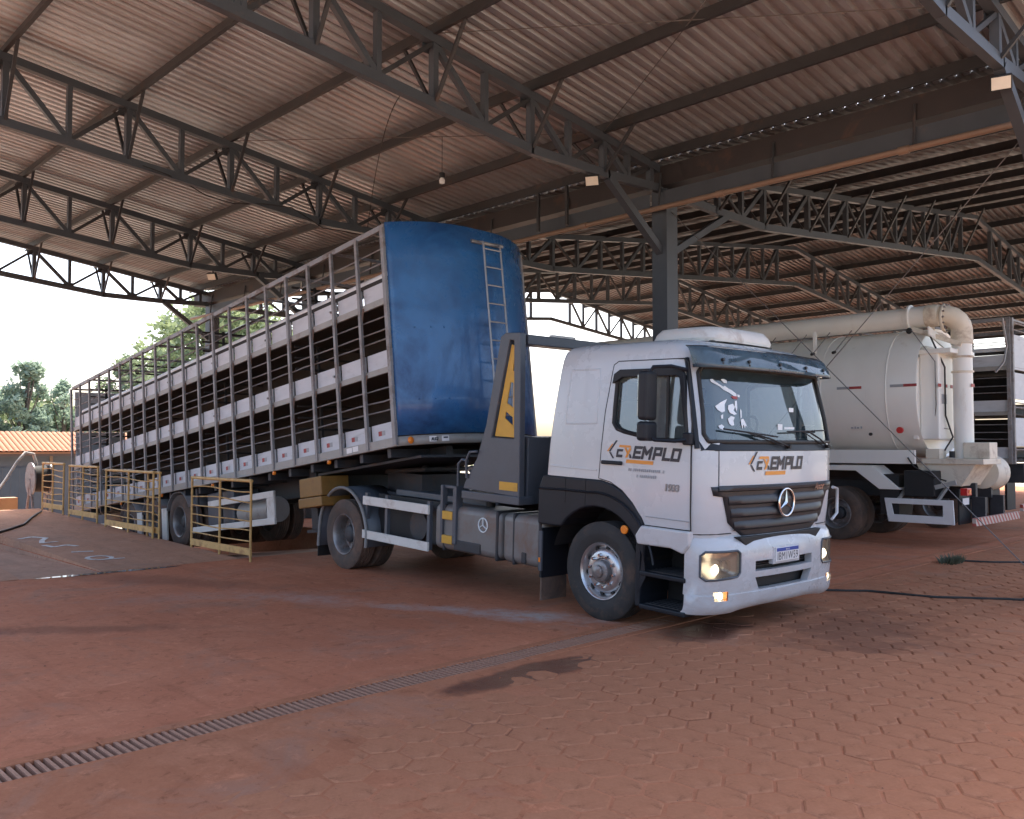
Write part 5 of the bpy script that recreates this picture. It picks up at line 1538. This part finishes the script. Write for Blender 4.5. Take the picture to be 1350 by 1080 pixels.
for i in range(14):
    a = 2 * math.pi * i / 14; MB().cyl((1.79, -.56 + .25 * math.cos(a), 4.24 + .25 * math.sin(a)), (1.82, -.56 + .25 * math.cos(a), 4.24 + .25 * math.sin(a)), .018, 6).build('flange_bolt', m_rimold, K)
vp = MB(); vp.cyl((2.0, -.42, 3.78), (2.0, -.42, 1.55), .17, 24); vp.build('down_pipe', m_cream, K, smooth=50)
for z in (3.76, 3.50, 3.22): MB().lathe([(.17, -.02), (.195, -.015), (.195, .015), (.17, .02)], (2.0, -.42, z), 'z', 24).build('pipe_collar', m_creamdirty, K, smooth=40)
br = MB(); br.beam((1.2, -.75, 4.08), (2.05, -.60, 3.72), .05, .09); br.beam((1.55, -.62, 4.1), (1.55, -.62, 3.85), .06, .06); br.build('motor_bracket', m_creamdirty, K)
vb = MB(); vb.bb(1.42, 2.5, -.95, .0, 1.50, 1.60); vb.bb(1.5, 1.75, -.95, -.6, 1.6, 1.78); vb.bb(2.05, 2.5, -.62, -.2, 1.6, 1.9); vb.build('valve_block', m_creamdirty, K, bevel=.01)
for y in (-.75, -.45): MB().cyl((1.9, y, 1.62), (1.9, y, 1.74), .05, 10).build('valve', m_black, K)
hp_ = MB(); hp_.prism([(1.3, 1.52), (2.35, 1.50), (2.1, 1.1), (1.5, 1.1)], -.9, .1); hp_.build('discharge_hopper', m_creamdirty, K, bevel=.01)
MB().lathe([(0, 0), (.30, .0), (.34, .1), (.34, .55), (.28, .62), (0, .64)], (2.05, .35, 1.32), 'y', 24).build('fan_housing', m_creamdirty, K, smooth=40)
MB().bb(1.9, 2.05, -.55, .95, 1.20, 1.38).build('grey_crossbar', m_railgrey, K, bevel=.008)
# side skirt and frame
MB().bb(-6.5, 1.42, -1.245, -1.18, 1.50, 1.76).build('tank_skirt', m_cream, K, bevel=.01)
MB().bb(-6.5, -.1, -1.16, -1.0, 1.38, 1.49).build('skirt_shadow_rail', m_chassis, K)
MB().bb(-6.5, 1.42, 1.18, 1.245, 1.50, 1.76).build('tank_skirt', m_cream, K, bevel=.01)
fe = MB(); fe.prism([(-.6, 1.36), (.30, 1.36), (.75, 1.02), (1.15, 1.02), (.62, 1.46), (-.6, 1.46)], -1.26, -.70); fe.build('fender', m_cream, K, bevel=.01)
for s in (-1, 1):
    MB().bb(-6.5, 2.2, s * .42 - .05, s * .42 + .05, .85, 1.15).build('chassis_rail', m_chassis, K)
    for x in (-.12, -1.45):
        wheel(K, (x, s * 1.10, .515), s, 'drive', R(30)); wheel(K, (x, s * .77, .515), -s, 'drive')
        MB().cyl((x, -.9, .515), (x, .9, .515), .08, 12).build('axle', m_chassis, K)
MB().bb(.75, 1.1, -1.2, -.6, .55, 1.3).build('chassis_box', m_black, K)
MB().bb(1.20, 1.75, -1.22, -.80, .90, 1.38).build('black_tool_box', m_black, K, bevel=.02)
sg_ = MB(); sg_.prism([(.85, .86), (2.08, .86), (2.10, .42), (.92, .42)], -1.27, -1.235); sgo = sg_.build('side_guard', m_plate, K); boolean(sgo, [cutter(MB().prism([(.98, .76), (1.90, .76), (1.90, .56), (1.02, .56)], -3, 0))]); add_bevel(sgo, .008)
for x in (1.1, 1.8): MB().beam((x, -1.22, .84), (x + .1, -1.0, 1.1), .05, .05).build('guard_stay', m_railgrey, K)
MB().beam((1.75, -1.2, 1.08), (2.1, -1.15, 1.18), .05, .08).build('guard_stay', m_railgrey, K)
tl = MB(); tl.bb(2.18, 2.30, -1.2, -.98, .95, 1.08); tlo = tl.build('tail_light', m_red, K, bevel=.012); MB().bb(2.302, 2.31, -1.12, -1.04, .985, 1.05).build('amber_segment', m_orange, tlo)
MB().bb(2.2, 2.21, -1.15, -.85, .78, .90).build('tail_plate', m_plate, K)
for y0, y1 in ((-1.1, -.55), (.55, 1.1)): MB().bb(2.10, 2.13, y0, y1, .42, 1.05).build('mud_flap', m_black, K)
MB().bb(2.38, 2.44, -1.22, 2.2 - .98, .42, .56).build('striped_bumper', m_stripe, K)
for y in (-.5, .5): MB().bb(2.15, 2.38, y - .04, y + .04, .45, .9).build('bumper_stay', m_chassis, K)
# reflector strips, warning sign, lifting hooks with ropes, cables
for x in (.22, 1.26):
    MB().bb(x - .27, x - .02, -1.262, -1.254, 2.94, 2.99).build('white_reflector', m_greydecal, K); MB().bb(x - .02, x + .22, -1.262, -1.254, 2.94, 2.99).build('red_reflector', m_redsticker, K)
for i, y in enumerate((-.86, -.55, -.25)): MB().bb(1.752, 1.757, y - .1, y + .04, 2.93, 2.99).build('red_reflector', m_redsticker, K)
MB().bb(2.171, 2.176, -.50, -.34, 2.93, 2.99).build('red_reflector', m_redsticker, K)
MB().cyl((1.17, -1.25, 2.13), (1.17, -1.30, 2.13), .06, 14).build('side_lamp', m_red, K)
MB().bb(1.752, 1.757, -.80, -.55, 2.62, 2.80).build('warning_label', m_greydecal, K)
for x in (-3.0, -2.3, -1.5, -.8, -.3, .15):
    z1 = 3.80
    MB().tube([(x, -1.0, 4.12), (x - .12, -1.06, 3.95), (x - .28, -1.235 + .06, z1 - .1)], .010, 5).build('hook_rope', m_wire, K)
    MB().cyl((x - .28, -1.15, z1 - .1), (x - .28, -1.24, z1 - .12), .03, 8).build('rope_hook', m_black, K)
MB().bb(-.62, -.56, -1.10, -1.04, 3.7, 4.15).build('pipe_support', m_cream, K)
MB().tube([(1.60, -.9, 3.9), (1.8, -.75, 3.3), (1.78, -.7, 2.4), (1.85, -.55, 2.0), (1.75, -.7, 1.75)], .016, 6).build('power_cable', m_cable, K, smooth=60)
MB().tube([(1.35, -1.12, 4.0), (1.70, -.95, 3.4), (1.70, -.93, 2.6), (1.65, -.9, 2.2), (1.80, -.6, 2.15)], .008, 5).build('power_cable', m_wire, K, smooth=60)
MB().tube([(2.6, -.1, 4.2), (2.62, .05, 3.7), (2.58, 0, 3.4), (2.5, -.2, 3.2)], .02, 6).build('hydraulic_hose', m_rimold, K, smooth=60)
MB().tube([(1.30, -1.27, 1.62), (1.42, -1.29, 1.45), (1.75, -1.28, 1.28), (1.95, -1.2, 1.2)], .014, 6).build('hydraulic_hose', m_cable, K, smooth=60)
MB().lathe([(0, 0), (.05, 0), (.06, .03), (.03, .05), (0, .05)], (1.28, -1.02, 4.0), 'y', 12, -1).build('camera_eye', m_black, K)
sl2 = MB()
for i, (x, w_) in enumerate(((.22, .05), (.29, .03), (.34, .045), (.41, .03))): sl2.bb(x, x + w_, -1.256, -1.25, 2.17, 2.20 + .01 * (i % 2))
sl2.build('small_lettering', m_greydecal, K)
MB().cyl((.60, -1.22, 2.06), (.60, -1.262, 2.06), .03, 12).build('drain_knob', m_black, K)

# ------------------------------------------------------------------ yellow railings along the island
def railing(x0, x1, y, nmid, lab, base, gaps=7, lean=0.0):
    g_ = empty('railing', ((x0 + x1) / 2, y, base))
    tag(g_, lab, 'railing', 'yellow railings beside the trailer lane')
    a, b_ = x0 - (x0 + x1) / 2, x1 - (x0 + x1) / 2
    H = 1.28 - .0
    for i in range(nmid + 2):
        x = lerp(a, b_, i / (nmid + 1))
        MB().cyl((x, 0, -.03), (x + lean, 0, H - base * .45), .021, 8).build('post', m_rail, g_, smooth=50)
    Ht = H - base * .45
    MB().cyl((a - .02 + lean, 0, Ht), (b_ + .02 + lean, 0, Ht), .027, 8).build('top_rail', m_rail, g_, smooth=50)
    for k in range(1, gaps):
        z = lerp(.16, Ht, k / gaps); P_ = []
        for j in range(9):
            u = j / 8; P_.append((lerp(a, b_, u), 0, z + .02 * math.sin(u * 2 * math.pi * (nmid + 1) / 2 + k) * (1 if k in (2, 5, 6) else .3) - .01 * k * (u - .5) * .3))
        MB().tube(P_, .012, 6).build('bar', m_rail, g_, smooth=60)
    MB().bb(a - .02, b_ + .02, -.015, .015, .10, .21).build('kick_board', m_rail, g_)
railing(-15.1, -12.95, 6.79, 1, 'yellow railing nearest the tractor truck, standing on the flat yard', 0.0)
railing(-17.05, -16.5, 6.79, 0, 'narrowest yellow railing, between the big trailer wheel and a wider railing', .09)
railing(-19.05, -16.62 - .0, 6.72, 1, 'wide yellow railing just behind the narrow one, in front of the trailer wheels', .10)
railing(-21.55, -19.75, 6.79, 1, 'yellow railing with two bays, second from the tiled outbuilding', .18)
railing(-23.5, -21.95, 6.79, 1, 'farthest yellow railing, next to the tiled outbuilding and the hose', .24)
# hose standing out of its reel, dark cable on the island
hr_ = empty('hose_reel', (-24.3, 7.0, 0.25))
tag(hr_, 'dark hose reel with pale hose arching out of it beside the railing', 'hose reel')
MB().cyl((0, -.22, .75), (0, .12, .75), .33, 24).build('drum', m_dark, hr_, smooth=50)
for y in (-.26, .14): MB().cyl((0, y - .015, .75), (0, y + .015, .75), .42, 24).build('flange', m_rimold, hr_, smooth=50)
for y in (-.26, .14): MB().beam((-.25, y, 0), (0, y, .75), .05, .05).build('stand', m_rimold, hr_); MB().beam((.25, y, 0), (0, y, .75), .05, .05).build('stand', m_rimold, hr_)
hz = MB(); hz.tube([(-.1, -.1, 1.1), (.05, -.22, 1.38), (.1, -.42, 1.42), (.2, -.62, 1.2), (.3, -.9, .75), (.6, -1.25, .35), (1.0, -1.75, .05), (1.5, -2.4, .0), (1.4, -3.2, -.02)], .035, 8)
hz.build('hose', M('pale_hose', (0.55, 0.5, 0.45), .6, 0, .1, 4), hr_, smooth=60)
cb = MB(); cb.tube([(-22.9, 6.6, zs(-22.9) + .02), (-21.5, 6.0, zs(-21.5) + .02), (-20.2, 5.5, zs(-20.2) + .02), (-19.4, 5.0, zs(-19.4) + .02), (-19.0, 4.72, zs(-19) + .02)], .025, 6)
tag(cb.build('ground_cable', m_cable, smooth=60), 'dark cable lying across the concrete island at the left', 'cable')
# hoses on the paving
def hose(name, pts, r, lab):
    P_ = []
    for a, b_ in zip(pts, pts[1:]):
        for k in range(6):
            u = k / 6; P_.append((lerp(a[0], b_[0], u), lerp(a[1], b_[1], u) + .01 * math.sin(u * 6.28), .014))
    P_.append((*pts[-1], .014))
    tag(MB().tube(P_, r, 6).build(name, m_cable, smooth=60), lab, 'hose')
hose('black_hose', [(-5.35, 10.6), (-4.9, 11.0), (-4.1, 11.15), (-3.5, 11.6), (-2.6, 12.0), (-1.2, 12.4)], .016, 'black hose running from under the bumper across the pavers to the right')
hose('black_hose', [(-5.15, 14.9), (-4.7, 15.1), (-4.3, 15.5), (-3.7, 15.3), (-2.9, 16.2)], .018, 'short black hose lying beside the weed tuft')
# weed tuft
wt = MB()
for i in range(260):
    a = random.uniform(0, 6.28); r0 = random.uniform(0, .22); hgt = random.uniform(.04, .17)
    x, y = -5.15 + r0 * .6 * math.cos(a), 14.6 + r0 * 1.5 * math.sin(a); d = random.uniform(.02, .10)
    wv_ = random.uniform(.004, .010)
    wt.add([(x - wv_, y, 0), (x + wv_, y + wv_, 0), (x + d * math.cos(a) * .6, y + d * math.sin(a) * .6 + wv_ * 2, hgt * .6), (x + d * math.cos(a), y + d * math.sin(a), hgt)], [(0, 1, 2), (0, 2, 3)])
w0 = empty('weed_tuft', (0, 0, 0)); tag(w0, 'small green weed tuft growing out of the joint by the drain', 'weed')
wt.build('leaves', M('weed_leaf', (0.075, 0.085, 0.05), .7, 0, .3, 20), w0, fix=False)

# ------------------------------------------------------------------ outbuilding with a tiled roof
B = empty('outbuilding', (-40, 12, LOW))
tag(B, 'low grey outbuilding with sunlit orange tiled roof behind the railings', 'building')
m_wall = M('grey_wall_paint', (0.10, 0.10, 0.115), .7, 0, .12, 2, (0.15, 0.11, 0.09), .2, 1)
MB().bb(-4, 0, -14, 8, 0, 3.25).build('wall', m_wall, B)
m_tile = M('clay_tile', (0.33, 0.135, 0.06), .8, 0, .18, 3, (0.22, 0.085, 0.04), .3, 2)
rt = MB()
for k in range(2):
    pass
tm = MB(); NTL = 6
vv = []
for u in (0, .5, 1):
    for i in range(NTL + 1):
        a = math.pi * i / NTL; vv.append((.02 - u * .42, .10 * math.cos(a), .055 * math.sin(a) + u * .135 + (.0 if u else .0)))
ff = []
for k in range(2):
    for i in range(NTL): ff.append((k * 7 + i, k * 7 + i + 1, (k + 1) * 7 + i + 1, (k + 1) * 7 + i))
tmesh_v, tmesh_f = vv, ff
rs_ = empty('roof', (0, 0, 0), parent=B)
MB().prism([(.45, 3.10), (-2.0, 3.92), (-4.45, 3.10), (-4.45, 3.05), (-2.0, 3.84), (.45, 3.05)], -14.3, 8.3).build('roof_deck', m_tile, rs_)
tile = MB().add(tmesh_v, tmesh_f).mesh('tile', m_tile, 60)
y = -4.6; cnt = 0
while y < 4.6:
    for r_ in range(6):
        if cnt < 300: inst('tile', tile, rs_, (.45 - r_ * .41, y, 3.125 + r_ * .137), (0, 0, 0))
        cnt += 1
    y += .205
rest_t = MB(); y = -14.2
while y < 8.2:
    if not (-4.7 < y < 4.65):
        for r_ in range(6): rest_t.add([(p[0] + .45 - r_ * .41, p[1] + y, p[2] + 3.125 + r_ * .137) for p in tmesh_v], tmesh_f)
    y += .205
rto = rest_t.build('tile_field', m_tile, rs_, smooth=60, fix=False); rto['kind'] = 'stuff'
MB().bb(.30, .40, -14.3, 8.3, 2.95, 3.10).build('fascia', M('fascia_paint', (0.10, 0.06, 0.05), .6, 0, .1, 3), rs_)
for y in (-5.2, -3.4, -1.6):
    dp = MB(); dp.bb(.0, .05, y - .75, y + .75, .1, 2.5); do_ = dp.build('door', M('slate_door', (0.07, 0.08, 0.10), .6, 0, .1, 3), B)
    for k in range(5): MB().bb(.05, .06, y - .7 + k * .32, y - .68 + k * .32, .12, 2.48).build('door_rib', m_wall, do_)
MB().bb(.0, .06, -.2, -.08, 0, 3.0).build('downpipe', m_pipe, B)
ob_ = MB(); ob_.bb(-27.1, -26.7, 0.0, 7.1, -1.2, .42)
tag(ob_.build('orange_barrier', M('orange_beam_paint', (0.42, 0.25, 0.12), .6, 0, .1, 3, RUST, .3, 2)), 'long orange beam lying at the end of the concrete island', 'barrier')

# ------------------------------------------------------------------ trees
def leafmat(name, c, c2):
    m, t, b = nmat(name)
    gi = node(t, 'ShaderNodeNewGeometry')
    rr = gi.outputs['Random Per Island']
    lnk(t, mix(t, rr, c, c2), b.inputs['Base Color'])
    b.inputs['Roughness'].default_value = .6
    b.inputs['Transmission Weight'].default_value = 0.0
    tr_ = node(t, 'ShaderNodeBsdfTranslucent'); lnk(t, mix(t, rr, c2, c), tr_.inputs[0])
    ms = node(t, 'ShaderNodeMixShader'); ms.inputs[0].default_value = .35
    lnk(t, b.outputs[0], ms.inputs[1]); lnk(t, tr_.outputs[0], ms.inputs[2]); lnk(t, ms.outputs[0], t.nodes['Material Output'].inputs[0])
    return m
lf_green = leafmat('leaf_bright', (0.30, 0.36, 0.19), (0.23, 0.29, 0.16))  # all leaf tones paled and greyed, distance haze put into the colour
lf_grey = leafmat('leaf_greygreen', (0.33, 0.42, 0.33), (0.25, 0.33, 0.25))
lf_dark = leafmat('leaf_dark', (0.21, 0.27, 0.16), (0.26, 0.31, 0.19))
m_bark = M('bark', (0.16, 0.125, 0.10), .9, 0, .25, 4, None, 0, 1, .4, 15)
def tree(loc, H, rad, lab, leaf, nclump, nleaf, lsize, crown0=.45, droop=.0, spread=1.0, seed=1):
    rnd = random.Random(seed)
    t_ = empty('tree', loc); tag(t_, lab, 'tree', 'trees behind the yard')
    tk_ = MB(); tips = []
    pts = []; x = y = 0
    for i in range(8):
        u = i / 7; pts.append((x, y, H * .85 * u)); x += rnd.uniform(-.04, .04) * H * .35; y += rnd.uniform(-.04, .04) * H * .35
    for i in range(7): tk_.cyl(pts[i], pts[i + 1], lerp(.045, .012, i / 7) * H * .5, 8, lerp(.045, .012, (i + 1) / 7) * H * .5, caps=False)
    for k in range(nclump):
        u = rnd.uniform(crown0, 1.0)
        a = rnd.uniform(0, 6.28)
        env = math.sin(math.pi * min(.98, (u - crown0) / (1.04 - crown0) * .80 + .2)) ** .7
        r = rad * env * math.sqrt(rnd.uniform(.08, 1))
        base = Vector(pts[min(7, int(u * 7))])
        tip = Vector((base.x + r * math.cos(a), base.y + r * math.sin(a) * spread, H * u + rnd.uniform(-.05, .05) * H))
        tips.append((tip, rad * rnd.uniform(.16, .36)))
        st_ = Vector(pts[max(1, min(6, int(u * 6)))])
        md = (st_ + tip) / 2 + Vector((0, 0, -.03 * H))
        tk_.cyl(st_, md, .007 * H, 5, .005 * H, caps=False); tk_.cyl(md, tip, .005 * H, 5, .002 * H, caps=False)
    tk_.build('trunk', m_bark, t_, smooth=60, fix=False)
    cr = MB()
    for tip, cr_ in tips:
        for k in range(nleaf):
            d = Vector((rnd.gauss(0, 1), rnd.gauss(0, 1), rnd.gauss(0, .75))); d.normalize()
            p = tip + d * cr_ * rnd.uniform(.3, 1.0) ** .6 + Vector((0, 0, -droop * rnd.random()))
            s = lsize * rnd.uniform(.6, 1.3)
            e1 = Vector((rnd.gauss(0, 1), rnd.gauss(0, 1), rnd.gauss(0, .7))).normalized(); e2 = e1.orthogonal().normalized()
            cr.add([p - e1 * s, p + e2 * s * .45, p + e1 * s, p - e2 * s * .45], [(0, 1, 2, 3)])
    cr.build('crown', leaf, t_, fix=False)
tree((-62, 30.0, LOW), 14.2, 5.6, 'big bright green spreading tree rising behind the trailer', lf_green, 110, 110, .26, .38, .3, seed=3)
tree((-72, 40, LOW), 13.5, 5.0, 'dark green tree behind the shed end, right of the bright spreading tree', lf_dark, 80, 100, .28, .3, .2, seed=4)
tree((-58, 21.6, LOW), 8.6, 2.6, 'low bushy tree at the foot of the bright spreading tree', lf_dark, 60, 80, .22, .2, .1, seed=5)
tree((-56, 15.0, LOW), 7.8, 1.7, 'slender grey-green sapling, right one of the pair above the tiled roof', lf_grey, 60, 90, .17, .25, .2, seed=6)
tree((-55, 12.2, LOW), 7.7, 1.4, 'slender grey-green sapling, left one of the pair above the tiled roof', lf_grey, 56, 90, .17, .25, .2, seed=8)
tree((-66, 10.6, LOW), 7.0, 2.4, 'rounded grey-green tree cut by the left edge of the picture', lf_grey, 50, 70, .24, .2, .1, seed=9)
tree((-57, 17.6, LOW), 7.6, 1.5, 'thin grey-green sapling beside the trailer top corner', lf_grey, 34, 60, .20, .3, .2, seed=10)
hd_ = MB(); rnd = random.Random(12)
for k in range(24000):
    y = rnd.uniform(2, 50); hgt = 6.0 + 1.1 * noise.noise((y * .3, 2, 0)) + .5 * noise.noise((y * 1.3, 5, 0))
    p = Vector((-60 + rnd.gauss(0, 1.6), y, LOW + hgt * rnd.random() ** .7 + .2)); s = rnd.uniform(.15, .32)
    e1 = Vector((rnd.gauss(0, 1), rnd.gauss(0, 1), rnd.gauss(0, .7))).normalized(); e2 = e1.orthogonal().normalized()
    hd_.add([p - e1 * s, p + e2 * s * .5, p + e1 * s, p - e2 * s * .5], [(0, 1, 2, 3)])
tag(hd_.build('undergrowth', lf_green, fix=False), 'dense green undergrowth behind the tiled outbuilding', 'undergrowth', kind='stuff')
